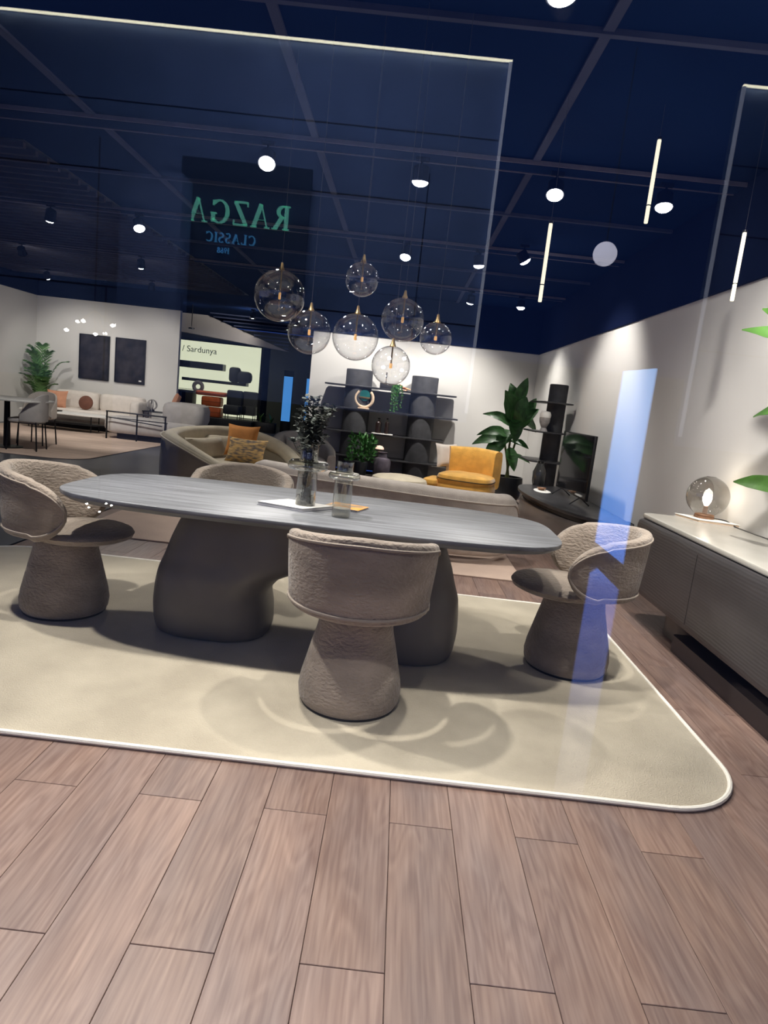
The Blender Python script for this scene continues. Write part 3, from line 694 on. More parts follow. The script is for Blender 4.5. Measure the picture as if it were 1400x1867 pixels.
# grey tub armchair behind the vase
t = thing('tub_armchair', (-1.35, 9.35, 0), 'grey tub armchair half hidden behind the eucalyptus', 'armchair', rz=.35)
S = smooth_path([(.36, -.32, .50), (.40, 0, .60), (.28, .30, .72), (0, .40, .76), (-.28, .30, .72), (-.40, 0, .60), (-.36, -.32, .50)], 5)
G().shell([(p[0], p[1]) for p in S], .14, [p[2] for p in S], .13, n=20).build('backrest', M_GREYF, t)
G().slab(sell(0, -.05, .33, .34, 2.6), .14, .43, .05, crown=.02).build('seat', M_GREYF, t)
G().pillow(.22, .14, .06, RM((0, .20, .56), rx=math.radians(70))).build('lumbar_cushion', M_IVORY, t)
G().lathe([(.20, .012), (.21, .02), (.10, .05), (.06, .14)], seg=24).build('base', M_BLACK, t)

# ------------------------------------------------------------------ mustard armchair
t = thing('lounge_armchair', (.98, 8.75, 0), 'mustard yellow velvet lounge armchair left of the fig plant', 'armchair', rz=math.radians(-18))
S = smooth_path([(-.35, .26, 0), (-.20, .33, 0), (.0, .36, 0), (.20, .34, 0), (.34, .27, 0)], 5)
G().shell([(p[0], p[1]) for p in S], .30, [.84-.02*abs(i-10)/10 for i in range(len(S))], .17, lean=0, n=24).build('backrest', M_MUSTARD, t)
G().slab(sell(0, -.05, .38, .36, 3.4), .20, .40, .06, crown=.02).build('seat', M_MUSTARD, t)
G().slab(sell(0, -.06, .37, .35, 3.4), .36, .49, .055, crown=.03).build('seat_cushion', M_MUSTARD, t)
G().tube([(x*.96, y*.96, .425) for x, y in sell(0, -.06, .385, .365, 3.4, 50)], .006, 6, closed=True).build('piping', M_BLACK, t)
G().slab(sell(-.42, -.16, .12, .26, 3), .28, .40, .05, crown=.01).build('armrest', M_MUSTARD, t)
G().slab(sell(0, -.02, .33, .31, 3), .012, .21, .01).build('base', M_BROWN, t)
o = tag(G().pillow(.19, .17, .05, RM((0, 0, 0), rx=math.radians(75), rz=.6)).build('cushion', M_IVORY), 'white cushion leaning at the left side of the mustard armchair', 'cushion')
o.location = (.70, 9.12, .68)

# ------------------------------------------------------------------ big fig plant
t = thing('potted_fig', (1.72, 10.0, 0), 'tall fig plant with large dark green leaves in a black pot, in the corner', 'plant')
G().lathe([(.001, .01), (.17, .01), (.22, .10), (.245, .30), (.235, .40), (.215, .40), (.21, .36), (.001, .36)], seg=32).build('pot', M_POT, t)
G().lathe([(.001, .365), (.208, .365)], seg=24, cap0=False, cap1=False).build('soil', M_SOIL, t)
stems = [[(0, 0, .36), (-.03, 0, .8), (-.02, 0, 1.2), (.0, 0, 1.62)], [(.03, .02, .36), (-.05, 0, .7), (-.16, -.05, 1.05)], [(-.02, .02, .36), (.04, .05, .8), (.12, .05, 1.2)]]
for s_ in stems: G().tube(smooth_path(s_, 5), .016).build('trunk', M_TRUNK, t)
LV = [((-.01, 0, 1.50), (.10, -.02, 1.90), .085, .05), ((-.01, 0, 1.25), (-.22, -.10, 1.68), .15, .08), ((0, 0, 1.2), (.12, -.05, 1.62), .13, .10), ((0, 0, 1.1), (.33, -.05, 1.46), .11, .14),
      ((-.02, 0, 1.15), (-.50, -.05, 1.30), .085, .18), ((-.05, 0, 1.0), (-.56, -.15, .98), .09, .22), ((-.10, 0, .98), (-.62, -.2, .84), .10, .12), ((-.12, -.05, 1.0), (-.42, -.25, .60), .11, .10),
      ((-.02, 0, .95), (.22, -.25, .86), .06, .10), ((-.03, 0, .85), (.06, -.2, .50), .085, .06), ((0, 0, .75), (.30, -.1, .64), .035, .1), ((0, 0, 1.3), (.02, -.15, .92), .10, .12),
      ((0, 0, 1.35), (.36, .10, 1.10), .09, .15), ((-.05, 0, 1.1), (-.25, -.2, .82), .11, .10), ((0, 0, 1.4), (-.12, .15, 1.80), .10, .1), ((.1, .05, 1.2), (.30, .12, 1.62), .09, .1)]
for b, e, wd, dr in LV: leaf_into(G(), b, e, wd*1.2, dr, up=(0, -.75, .66)).build('leaf', M_LEAF, t, merge=False)

# ------------------------------------------------------------------ shelf unit on back wall
SY = 12.0
t = thing('shelf_unit', (-.22, SY, 0), 'long dark open shelf unit on two round columns against the back wall', 'shelf')
for x0, x1, z in [(-1.41, .95, 1.545), (-1.44, 1.02, 1.145), (-1.32, .82, .73), (-1.38, 1.02, .295)]:
    G().slab(rrect(x0+.22, x1+.22, -.24, .30, .05, 5), z-.025, z, .004).build('shelf_board', M_SHELF, t)
for x in (-.82, .37):
    G().lathe([(.235, 0), (.24, .01), (.24, 1.82), (.232, 1.83), (.001, 1.83)], (x+.22, .02, 0), 40).build('column', M_COLUMN, t)
# ring ornament
t = thing('ring_ornament', (-.68, 11.80, 1.145), 'bone coloured open ring ornament with a teal disc on the second shelf', 'ornament')
pts = [(.155*math.sin(a), 0, .19-.155*math.cos(a)) for a in [math.radians(q) for q in range(-140, 141, 10)]]
G().tube(pts, .026, 8).build('ring', M_BONE, t)
G().box((0, 0, .012), (.20, .09, .024)).build('foot', M_BONE, t, .005)
G().lathe([(.001, -.012), (.095, -.012), (.10, 0), (.095, .012), (.001, .012)], seg=28, M=RM((0, 0, .24), rx=PI/2)).build('disc', M_TEAL, t)
G().box((0, -.015, .20), (.20, .02, .03)).build('bar', M_BRASS, t, .004)
# top shelf
t = thing('decor_box', (-.30, 11.88, 1.545), 'low dark decorative box on the top shelf behind the lowest globe', 'box')
G().box((0, 0, .04), (.26, .18, .08)).build('body', M_SHELF, t, .006); G().box((0, 0, .086), (.27, .19, .014)).build('lid', M_COLUMN, t, .003)
t = thing('candlestick', (-.33, 11.88, 1.638), 'slim dark candlestick on the decorative box', 'candlestick')
G().lathe([(.03, 0), (.03, .008), (.008, .016), (.006, .10), (.014, .115), (.012, .125), (.012, .19), (.001, .192)], seg=16).build('stick', M_COLUMN, t)
t = thing('copper_sculpture', (.02, 11.85, 1.545), 'small copper sculpture with wings on the top shelf', 'sculpture')
G().lathe([(.001, 0), (.05, 0), (.045, .012), (.001, .016)], seg=16).build('base', M_COPPER, t)
G().tube([(-.10, 0, .10), (-.04, 0, .045), (.10, 0, .025)], [.008, .022, .012], 8).build('body', M_COPPER, t)
G().box((-.01, 0, .045), (.05, .16, .008)).build('wing', M_COPPER, t, .003)
# trailing plant
t = thing('trailing_plant', (-.12, 11.74, 1.545), 'green trailing plant hanging from the top shelf', 'plant')
G().lathe([(.001, 0), (.05, 0), (.06, .05), (.05, .06), (.001, .05)], seg=20).build('pot', M_POT, t)
rs = random.Random(5); lf = G(); vn = G()
for i in range(12):
    x = rs.uniform(-.10, .10); L_ = rs.uniform(.15, .40); P = smooth_path([(x*.3, 0, .05), (x*.7, -.06, .07), (x, -.09, -.04), (x+rs.uniform(-.02, .02), -.09, -L_)], 5)
    vn.tube(P, .003, 4)
    for p in P[4:]:
        for q in range(3):
            d = Vector((rs.uniform(-1, 1), rs.uniform(-1, .2), rs.uniform(-.8, .3))).normalized()*.035; s_ = d.cross(Vector((0, 1, .2))).normalized()*.012; b = Vector(p)
            lf.add([b, b+d*.5+s_, b+d, b+d*.5-s_], [(0, 1, 2), (0, 2, 3)])
vn.build('vines', M_TRUNK, t); o = lf.build('foliage', M_LEAF, t, merge=False); o['kind'] = 'stuff'
# bottles and tray
t = thing('tray', (-.30, 11.84, .73), 'thin white tray under the two dark bottles', 'tray')
G().slab(rrect(-.19, .19, -.09, .09, .02), 0, .018, .004).build('dish', M_PAPER, t)
for x, h, lb in ((-.38, .27, 'dark brown bottle on the white tray, left and fuller one'), (-.23, .28, 'slim dark brown bottle on the white tray, right one')):
    r_ = .052 if x < -.3 else .036
    t = thing('bottle', (x, 11.84, .748), lb, 'bottle', 'dark bottles on the shelf unit')
    G().lathe([(.001, 0), (r_, 0), (r_, h*.66), (r_*.8, h*.74), (r_*.35, h*.82), (r_*.35, h*.95), (.001, h*.95)], seg=20).build('body', M_BOTTLE, t)
    G().lathe([(r_*.42, h*.93), (r_*.42, h), (.001, h)], seg=14).build('stopper', M_BLACK, t)
# lower shelf
t = thing('potted_shrub', (-.62, 11.45, .0), 'dark green leafy floor plant before the shelf unit', 'plant')
G().lathe([(.001, 0), (.11, 0), (.14, .22), (.13, .24), (.001, .22)], seg=24).build('pot', M_POT, t)
rs = random.Random(9); lf = G()
for i in range(260):
    b = Vector((rs.uniform(-.2, .2), rs.uniform(-.2, .15), rs.uniform(.25, .68))); d = Vector((b.x*2+rs.uniform(-.4, .4), b.y+rs.uniform(-.5, .3), rs.uniform(-.1, .8))).normalized()*.10
    s_ = d.cross(Vector((.2, 1, .1))).normalized()*.02; lf.add([b, b+d*.5+s_, b+d, b+d*.5-s_], [(0, 1, 2), (0, 2, 3)])
lf.build('foliage', M_LEAF, t, merge=False)['kind'] = 'stuff'
t = thing('mushroom_lamp', (-.32, 11.82, .295), 'small table lamp with a copper dome shade on the lowest shelf', 'lamp')
G().lathe([(.001, 0), (.05, 0), (.05, .01), (.010, .016), (.010, .20), (.001, .20)], seg=20).build('stem', M_BRASS, t)
G().lathe([(.085, .17), (.078, .20), (.05, .225), (.001, .235)], seg=24, cap0=False).build('shade', mat('warm_shade', (.85, .62, .48), .5, emit=.35), t)
t = thing('ribbed_vase', (-.24, 11.50, 0), 'tall smoky ribbed vase standing on the floor before the shelf unit', 'vase')
G().lathe([(.001, 0), (.13, 0), (.15, .04), (.155, .28), (.13, .33), (.08, .35), (.075, .42), (.09, .44), (.07, .44), (.001, .40)], seg=24).build('body', mat('smoky_vase', (.09, .075, .095), .3, var=.2, vscale=10), t)

# ------------------------------------------------------------------ tower, console and television on the right wall
t = thing('shelf_tower', (2.12, 9.45, 0), 'tall narrow shelf tower with round column beside the right wall', 'shelf')
G().lathe([(.125, 0), (.13, .01), (.13, 1.81), (.12, 1.82), (.001, 1.82)], (.06, 0, 0), 32).build('column', M_COLUMN, t)
for z, x0, x1 in ((1.565, -.25, .22), (1.155, -.30, .24), (.745, -.30, .22)):
    G().slab(rrect(x0, x1, -.42, .42, .12, 6), z-.02, z, .004).build('shelf_board', M_SHELF, t)
t = thing('stone_bust', (1.98, 9.15, 1.155), 'small dark bust with pale cap on the middle shelf of the tower', 'ornament')
G().lathe([(.001, 0), (.06, 0), (.05, .02), (.035, .05), (.05, .08), (.07, .13), (.075, .17), (.07, .2)], seg=20).build('head', M_STONE, t)
G().lathe([(.075, .19), (.08, .23), (.06, .27), (.001, .28)], seg=20).build('cap', M_PAPER, t)
t = thing('tall_vase', (1.96, 8.9, .43), 'dark glass vase standing on the console before the tower', 'vase')
G().lathe([(.001, 0), (.07, 0), (.085, .05), (.09, .18), (.06, .26), (.045, .30), (.06, .33), (.05, .33)], seg=24).build('body', mat('dark_glass', (.03, .03, .03), .12, spec=.8), t)

t = thing('media_console', (2.03, 7.6, 0), 'low black media console with a curved top and brown rounded body by the right wall', 'console')
S = smooth_path([(.30, 1.40), (-.05, 1.37), (-.33, 1.15), (-.45, .55), (-.40, -.25), (-.22, -1.0), (.05, -1.38), (.30, -1.42)], 6)
G().slab(S, .395, .43, .006).build('top', M_SHELF, t)
G().slab([(x*.9+.02, y*.96) for x, y in S], .34, .396, .004).build('shadow_gap', M_BLACK, t)
G().slab([(x*.97+.01, y*.93-.05) for x, y in S], .05, .34, .05).build('body', mat('taupe_leather', (.16, .135, .12), .35, var=.08), t)
G().slab([(x*.8+.03, y*.88) for x, y in S], .0, .055, .004).build('plinth', M_BLACK, t)
t = thing('serving_tray', (1.86, 8.15, .43), 'white oval tray on the media console', 'tray')
G().slab(sell(0, 0, .10, .20), 0, .015, .005).build('dish', M_PAPER, t)
t = thing('wooden_bowl', (1.86, 8.2, .445), 'small wooden bowl on the white tray', 'bowl')
G().lathe([(.001, 0), (.03, 0), (.06, .03), (.055, .032), (.028, .008), (.001, .008)], seg=20).build('bowl_body', M_WALNUT, t)
t = thing('television', (2.07, 7.62, .43), 'flat black television on the console, reflecting the mustard armchair', 'television', rz=0)
G().box((0, 0, .43), (.03, 1.34, .70)).build('casing', M_BLACK, t, .004)
G().box((-.0165, 0, .435), (.002, 1.31, .67)).build('screen', M_SCREEN, t)
for yy in (-.42, .42):
    G().tube([(-.11, yy, .006), (0, yy, .09), (.11, yy, .006)], .008, 6).build('leg', M_BLACK, t)

# ------------------------------------------------------------------ left lounge
def picture(x, lb):
    t = thing('picture', (x, 15.28, 1.59), lb, 'picture', 'dark pictures on the far white wall')
    G().box((0, 0, 0), (.66, .03, .985)).build('canvas', M_ART, t, .003)
    fr = G()
    for a, b, c, d in ((0, .4975, .70, .015), (0, -.4975, .70, .015), (-.3425, 0, .015, 1.0), (.3425, 0, .015, 1.0)): fr.box((a, -.005, b), (c, .045, d))
    fr.build('frame', M_BLACK, t)
    return t
picture(-7.19, 'left one of two dark framed pictures on the white wall above the ivory sofa')
t = picture(-6.35, 'right one of two dark framed pictures, with a tiny pale mark in its corner')
G().box((.25, -.018, -.43), (.06, .002, .03)).build('pale_mark', M_PAPER, t)

def cushion_sofa():
    t = thing('ivory_sofa', (-6.78, 14.55, 0), 'ivory sofa with rounded back cushions below the two dark pictures', 'sofa')
    G().slab(rrect(-1.10, 1.05, -.5, .42, .2, 6), .16, .42, .06, crown=.01).build('seat', M_IVORY, t)
    for x in (-.52, .50): G().slab([(px+x, py) for px, py in rrect(-.50, .50, .10, .44, .12, 6)], .40, .80, .08, crown=.01).build('back_cushion', M_IVORY, t)
    G().slab(rrect(.92, 1.12, -.45, .42, .09, 6), .20, .72, .07).build('armrest', M_IVORY, t)
    G().slab(rrect(-1.0, .95, -.4, .36, .1, 4), .012, .16, .01).build('base', M_BLACK, t)
cushion_sofa()
o = tag(G().pillow(.22, .20, .07, RM(rx=math.radians(72), rz=.15)).build('cushion', M_TERRA), 'terracotta square cushion at the left of the ivory sofa', 'cushion', 'cushions on the ivory sofa'); o.location = (-7.52, 14.28, .60)
o = tag(G().lathe([(.001, -.05), (.10, -.045), (.15, -.02), (.155, 0), (.15, .02), (.10, .045), (.001, .05)], seg=28, M=RM(rx=math.radians(80))).build('cushion', M_BROWN), 'round dark brown cushion in the middle of the ivory sofa', 'cushion', 'cushions on the ivory sofa'); o.location = (-6.86, 14.25, .585)

t = thing('coffee_table', (-6.95, 13.62, .012), 'white oval coffee table with dark lower shelf before the ivory sofa', 'table')
G().slab(sell(0, 0, .95, .36, 3), .34, .37, .008).build('tabletop', M_PAPER, t)
G().slab(sell(-.05, 0, .85, .30, 3), .15, .175, .005).build('lower_shelf', M_BLACK, t)
for x, y in ((-.7, -.18), (.6, -.18), (-.7, .18), (.6, .18)): G().tube([(x, y, .012), (x, y, .345)], .011, 6).build('leg', M_BLACK, t)
t = thing('dark_tray', (-7.3, 13.6, .382), 'dark tray lying on the white coffee table', 'tray'); G().slab(rrect(-.22, .22, -.1, .1, .02), 0, .025, .004).build('dish', M_BLACK, t)

t = thing('side_table', (-5.36, 14.5, 0), 'black side table between the ivory sofa and the grey lounge sofa', 'table')
G().slab(sell(0, 0, .33, .2, 4), .53, .55, .004).build('tabletop', M_BLACK, t)
for x in (-.27, .27):
    for y in (-.14, .14): G().tube([(x, y, .0), (x, y, .535)], .010, 6).build('leg', M_BLACK, t)
t = thing('knot_ornament', (-5.50, 14.5, .55), 'round dark openwork ornament on the side table', 'ornament')
for k in range(3): G().tube([(.11*math.cos(a), 0, .14+.11*math.sin(a)) for a in [2*PI*i/24 for i in range(24)]], .012, 6, closed=True, M=RM(rz=k*PI/3)).build('hoop', M_STONE, t)
G().lathe([(.001, 0), (.06, 0), (.05, .025), (.001, .03)], seg=16).build('base', M_BLACK, t)

t = thing('lounge_sofa', (-4.85, 13.35, 0), 'grey rounded lounge sofa with black bar frame beside the pale carpet', 'sofa')
G().slab(rrect(-1.05, .85, -.45, .40, .22, 8), .13, .44, .10, crown=.01).build('seat', M_GREYF, t)
G().slab(rrect(.05, .90, -.28, .45, .2, 8), .40, .84, .12, crown=.01).build('back_cushion', M_GREYF, t)
g = G()
g.tube([(-.92, -.52, .55), (.28, -.52, .55)], .016, 6)
g.tube([(-.92, -.52, .44), (.20, -.52, .36)], .012, 6)
g.build('arm_rail', M_BLACK, t)
for x in (-.90, -.30, .26): G().tube([(x, -.52, .012), (x, -.52, .55)], .016, 6).build('leg', M_BLACK, t)
G().slab(rrect(-.8, .6, -.35, .3, .1, 6), .012, .13, .01).build('base', M_BLACK, t)
o = tag(G().pillow(.15, .12, .05, RM(rx=math.radians(80), rz=1.2)).build('cushion', M_TERRA), 'small rust cushion lying on top of the grey lounge sofa back', 'cushion'); o.location = (-4.60, 13.42, .87); o.rotation_euler = (1.35, 0, .2)

# palm
t = thing('potted_palm', (-8.12, 14.75, 0), 'feathery green palm in the corner left of the pictures', 'plant')
G().lathe([(.001, .0), (.14, .0), (.18, .32), (.165, .34), (.001, .31)], seg=24).build('pot', M_POT, t)
rs = random.Random(11)
for i in range(30):
    a = rs.uniform(.9*PI, 2.1*PI); sp = rs.uniform(.10, .50) ; hh = rs.uniform(.95, 1.80)-sp*.5
    if math.cos(a)*sp < -.30: sp = .28
    P = smooth_path([(0, 0, .3), (.15*sp*math.cos(a), .15*sp*math.sin(a), hh*.55), (.6*sp*math.cos(a), .6*sp*math.sin(a), hh*.92), (sp*math.cos(a), sp*math.sin(a), hh)], 7)
    g = G().tube(P, .006, 4)
    for j in range(7, len(P)-1):
        p = Vector(P[j]); tdir = (Vector(P[j+1])-p).normalized(); sd = tdir.cross(Vector((0, 0, 1))).normalized()
        for s_ in (-1, 1):
            d = (sd*s_+tdir*.9+Vector((0, 0, -.15))).normalized()*.21*(1-.5*abs(j-14)/9); wv = tdir*.018
            g.add([p-wv, p+d*.5-wv*1.2+Vector((0, 0, .015)), p+d, p+d*.5+wv*1.2+Vector((0, 0, .015)), p+wv], [(0, 1, 2, 3, 4)])
    g.build('frond', M_PALM, t, merge=False)

# dining set at far left edge
t = thing('round_table', (-6.0, 9.95, .012), 'white table with black pedestal at the left edge', 'table')
G().slab(sell(0, 0, .62, .5, 3), .73, .755, .006).build('tabletop', M_PAPER, t)
G().lathe([(.22, .0), (.22, .015), (.05, .03), (.04, .73)], seg=24).build('pedestal', M_BLACK, t)
def side_chair(loc, rz, lb, m):
    t = thing('side_chair', loc, lb, 'chair', 'chairs at the white table on the left', rz)
    G().slab(rrect(-.22, .22, -.22, .22, .08, 6), .42, .48, .02, crown=.01).build('seat', m, t)
    S = smooth_path([(-.23, -.02, .56), (-.24, .12, .74), (-.16, .23, .84), (0, .26, .86), (.16, .23, .84), (.24, .12, .74), (.23, -.02, .56)], 4)
    G().shell([(p[0], p[1]) for p in S], .44, [p[2] for p in S], .035, n=16).build('backrest', m, t)
    for x, y in ((-.19, -.19), (.19, -.19), (-.19, .19), (.19, .19)): G().tube([(x*1.12, y*1.12, .0), (x, y, .44)], .011, 6).build('leg', M_BLACK, t)
    G().box((0, 0, .415), (.40, .40, .018)).build('seat_frame', M_BLACK, t, .004)
    return t
side_chair((-5.66, 9.9, .012), math.radians(-80), 'grey upholstered side chair at the right of the white table', M_GREYF)
side_chair((-5.95, 10.7, .012), 0, 'ivory side chair behind the white table', M_IVORY)
side_chair((-6.0, 9.1, .012), math.radians(180), 'black side chair in front of the white table at the left edge', M_NAVYF)

# ------------------------------------------------------------------ neighbouring shop window beyond the passage
Y0 = 20.0
t = thing('shop_display', (-5.8, Y0, 0), 'brightly backlit shop window with dark shelves beyond the passage', 'shop window')
G().box((0, .9, 1.42), (3.0, .05, 2.24)).build('backlit_wall', M_LITWALL, t)
G().box((0, .1, .14), (2.9, 1.7, .28)).build('plinth', M_DARK2, t, .01)
g = G(); g.box((-1.4, 0, 1.4), (.05, .06, 2.2)); g.box((1.46, 0, 1.4), (.05, .06, 2.2)); g.box((0, 0, 2.49), (2.96, .06, .04)); g.build('window_frame', M_BLACK, t)
G().box((1.50, .46, 1.4), (.04, .92, 2.3)).build('side_wall', M_DARK2, t); G().box((0, .46, 2.53), (3.0, .92, .04)).build('top_panel', M_DARK2, t)
G().box((0, -.02, 1.40), (2.86, .006, 2.1)).build('window_pane', THIN, t)
for a, b, c, d in ((-.55, 1.78, 1.5, .20), (-.05, 1.33, 2.0, .09)): G().box((a, .55, b), (c, .35, d)).build('shelf_board', M_BLACK, t)
for a, b, w_ in ((-.75, 1.02, .9), (.1, 1.02, .9)): G().box((a, .6, b), (w_, .02, .015)).build('thin_shelf', M_BLACK, t)
def text(body, size, m, loc, name, parent, depth=.004, rot=(PI/2, 0, 0), align='LEFT', bold=0):
    cu = bpy.data.curves.new(name, 'FONT'); cu.body = body; cu.size = size; cu.extrude = depth; cu.align_x = align; cu.offset = bold
    cu.materials.append(m); o = bpy.data.objects.new(name, cu); COL.objects.link(o); o.location = loc; o.rotation_euler = rot
    bpy.context.view_layer.update(); me = bpy.data.meshes.new_from_object(o.evaluated_get(bpy.context.evaluated_depsgraph_get())); bpy.data.objects.remove(o)
    o = bpy.data.objects.new(name, me); COL.objects.link(o); o.parent = parent; o.location = loc; o.rotation_euler = rot
    return o
text('/ Sardunya', .25, M_INK, (-.95, -.03, 2.14), 'lettering', t)
ld = bpy.data.lights.new('display_fill', 'AREA'); ld.energy = 13; ld.size = 1.6; ld.color = (1, .97, .88)  # added area fill without a fixture, brightens the display contents
lo = bpy.data.objects.new('display_fill', ld); COL.objects.link(lo); lo.parent = t; lo.location = (-.1, -.6, 2.3); lo.rotation_euler = (math.radians(-8), 0, 0)
t = thing('wreath_ornament', (-6.32, 20.35, 1.27-.33), 'round dark wreath ornament in the backlit shop window', 'ornament')
G().tube([(.13*math.cos(a), 0, .19+.13*math.sin(a)) for a in [2*PI*i/24 for i in range(24)]], .06, 8, closed=True).build('wreath', M_STONE, t)
G().box((0, 0, .01), (.2, .1, .02)).build('foot', M_BLACK, t)
t = thing('head_sculpture', (-5.1, 20.4, 1.375), 'dark lumpy sculpture on the upper shelf in the backlit window', 'sculpture')
G().slab(sell(-.12, 0, .18, .14), 0, .46, .09).build('left_form', M_NAVYF, t); G().slab(sell(.16, 0, .26, .15), 0, .36, .12).build('right_form', M_NAVYF, t)
for x, z, w_, lb in ((-5.72, .28, .62, 'lowest'), (-5.72, .59, .58, 'middle'), (-5.75, .90, .90, 'topmost')):
    t = thing('red_ottoman', (x, 19.9, z), lb+' rust red leather block of the stack in the backlit window', 'ottoman', 'rust red leather blocks in the shop window')
    G().slab(rrect(-w_/2, w_/2, -.22, .22, .08, 5), 0, .29 if z < .8 else .13, .05).build('cushion_block', M_RED, t)
    G().tube([(x_, y_, .145 if z < .8 else .065) for x_, y_ in rrect(-w_/2, w_/2, -.22, .22, .08, 5)], .006, 5, closed=True).build('piping', M_BROWN, t)
for x, lb in ((-5.05, 'charcoal armchair in the backlit window, left one'), (-4.70, 'charcoal armchair in the backlit window, right one')):
    t = thing('charcoal_armchair', (x, 19.75 if x < -5 else 20.28, .28), lb, 'armchair', 'charcoal armchairs in the shop window')
    G().slab(rrect(-.25, .25, -.22, .22, .06, 5), .14, .42, .05).build('seat', M_NAVYF, t)
    G().slab(rrect(-.24, .24, .10, .26, .05, 5), .38, .86, .05).build('backrest', M_NAVYF, t)
    for a in (-.18, .18): G().tube([(a, -.12, 0), (a, -.12, .15)], .012, 6).build('leg', M_BLACK, t); G().tube([(a, .18, 0), (a, .18, .15)], .012, 6).build('leg', M_BLACK, t)
t = thing('dark_cabinet', (-6.65, 19.9, .28), 'dark low cabinet at the left of the backlit window', 'cabinet')
G().box((0, 0, .36), (.75, .4, .72)).build('body', M_DARK2, t, .01); G().box((0, -.205, .38), (.33, .012, .6)).build('door', M_DARK, t, .003)
for x, w_, lb in ((-3.49, .26, 'blue lit vertical light panel in the far passage, left one'), (-2.82, .22, 'blue lit vertical light panel in the far passage, right one')):
    t = thing('light_box', (x, 20.0, 0), lb, 'light panel', 'blue light panels in the passage')
    G().box((0, 0, 1.05), (w_, .06, 1.34)).build('glow_panel', M_BLUELIT, t); G().box((0, .05, .95), (w_+.04, .05, 1.9)).build('frame', M_BLACK, t, .006)
t = thing('green_planter', (-4.0, 19.6, 0), 'low planter of green leaves in the dark passage', 'plant')
G().box((0, 0, .15), (.6, .3, .3)).build('planter_box', M_BLACK, t, .01); rs = random.Random(4)
for i in range(10): leaf_into(G(), (rs.uniform(-.2, .2), 0, .28), (rs.uniform(-.35, .35), rs.uniform(-.2, .1), rs.uniform(.4, .62)), .05, .1).build('leaf', M_LEAF2, t, merge=False)
# lit bulkhead above the passage
g = G(); f = [(-6.3, 2.58), (-6.3, 3.06), (-5.45, 3.06), (-3.22, 2.34)]
g.rings([[(x, 18.0, z) for x, z in f], [(x, 18.3, z) for x, z in f]])
o = struct(g.build('trim_9', M_GREYBULK), 'pale wedge shaped bulkhead above the passage')
for i in range(9):
    z = 3.12-.09*i; xs = max(-5.35, -5.35+(3.06-z)/.323); o2 = G().box(((xs-3.2)/2, 17.9, z), (max(.1, -3.2-xs), .05, .03)).build('slat', M_GRID, o)
# passage downlights
for x, y, lb in [(-2.95, 15.6, 'small passage downlight below the left globe'), (-4.0, 17.0, 'small passage downlight above the backlit window'), (-3.5, 19.2, 'small passage downlight over the blue panel'), (-5.6, 17.2, 'small passage downlight before the pale bulkhead'), (-3.0, 17.6, 'small passage downlight nearest the shelf wall')]:
    t = thing('downlight', (x, y, 3.0 if x > -5 else 2.6), lb, 'downlight', 'passage downlights')
    G().lathe([(.075, .03), (.08, .0), (.07, -.002), (.06, .012)], seg=20, cap0=False, cap1=False).build('ring', M_BLACK, t)
    G().lathe([(.062, .008), (.001, .006)], seg=20, cap0=False).build('lens', M_LENS, t)
    G().tube([(0, 0, .02), (0, 0, 3.215-t.location[2])], .01, 6).build('stem', M_BLACK, t)

# ------------------------------------------------------------------ the mall behind the viewer (seen only as reflections in the pane)
def refl(v): return .56-v
FY = refl(7.0)
t = thing('shop_fascia', (-2.3, FY, 0), 'large graphite fascia panel with a warm light strip on top, mirrored in the window', 'fascia')
G().box((0, -.1, 2.95), (6.0, .08, 3.5)).build('fascia_panel', M_FASCIA, t)
G().box((0, -.03, 4.71), (6.0, .03, .013)).build('light_strip', M_LED, t)
G().box((2.985, -.03, 3.0), (.03, .03, 3.4)).build('side_strip', M_LEDSIDE, t)
for z in (2.2, 3.35, 4.0): G().box((0, -.058, z), (6.0, .004, .012)).build('panel_joint', M_BLACK, t)
t = thing('shop_fascia', (4.4, FY, 0), 'narrow graphite fascia panel with a white light strip, mirrored at the right of the window', 'fascia')
G().box((0, -.1, 2.95), (2.9, .08, 3.5)).build('fascia_panel', M_FASCIA, t)
G().box((0, -.03, 4.71), (2.9, .03, .013)).build('light_strip', M_LED, t)
G().box((-1.44, -.03, 3.0), (.03, .03, 3.4)).build('side_strip', M_LEDSIDE, t)
for z in (2.2, 3.35, 4.0): G().box((0, -.058, z), (2.9, .004, .012)).build('panel_joint', M_BLACK, t)
t = thing('shop_sign', (-1.78, FY+.12, 0), 'dark sign board with teal serif shop lettering, mirrored in the window', 'sign')
G().box((0, -.03, 2.75), (1.30, .04, 1.50)).build('board', M_SIGNB, t)
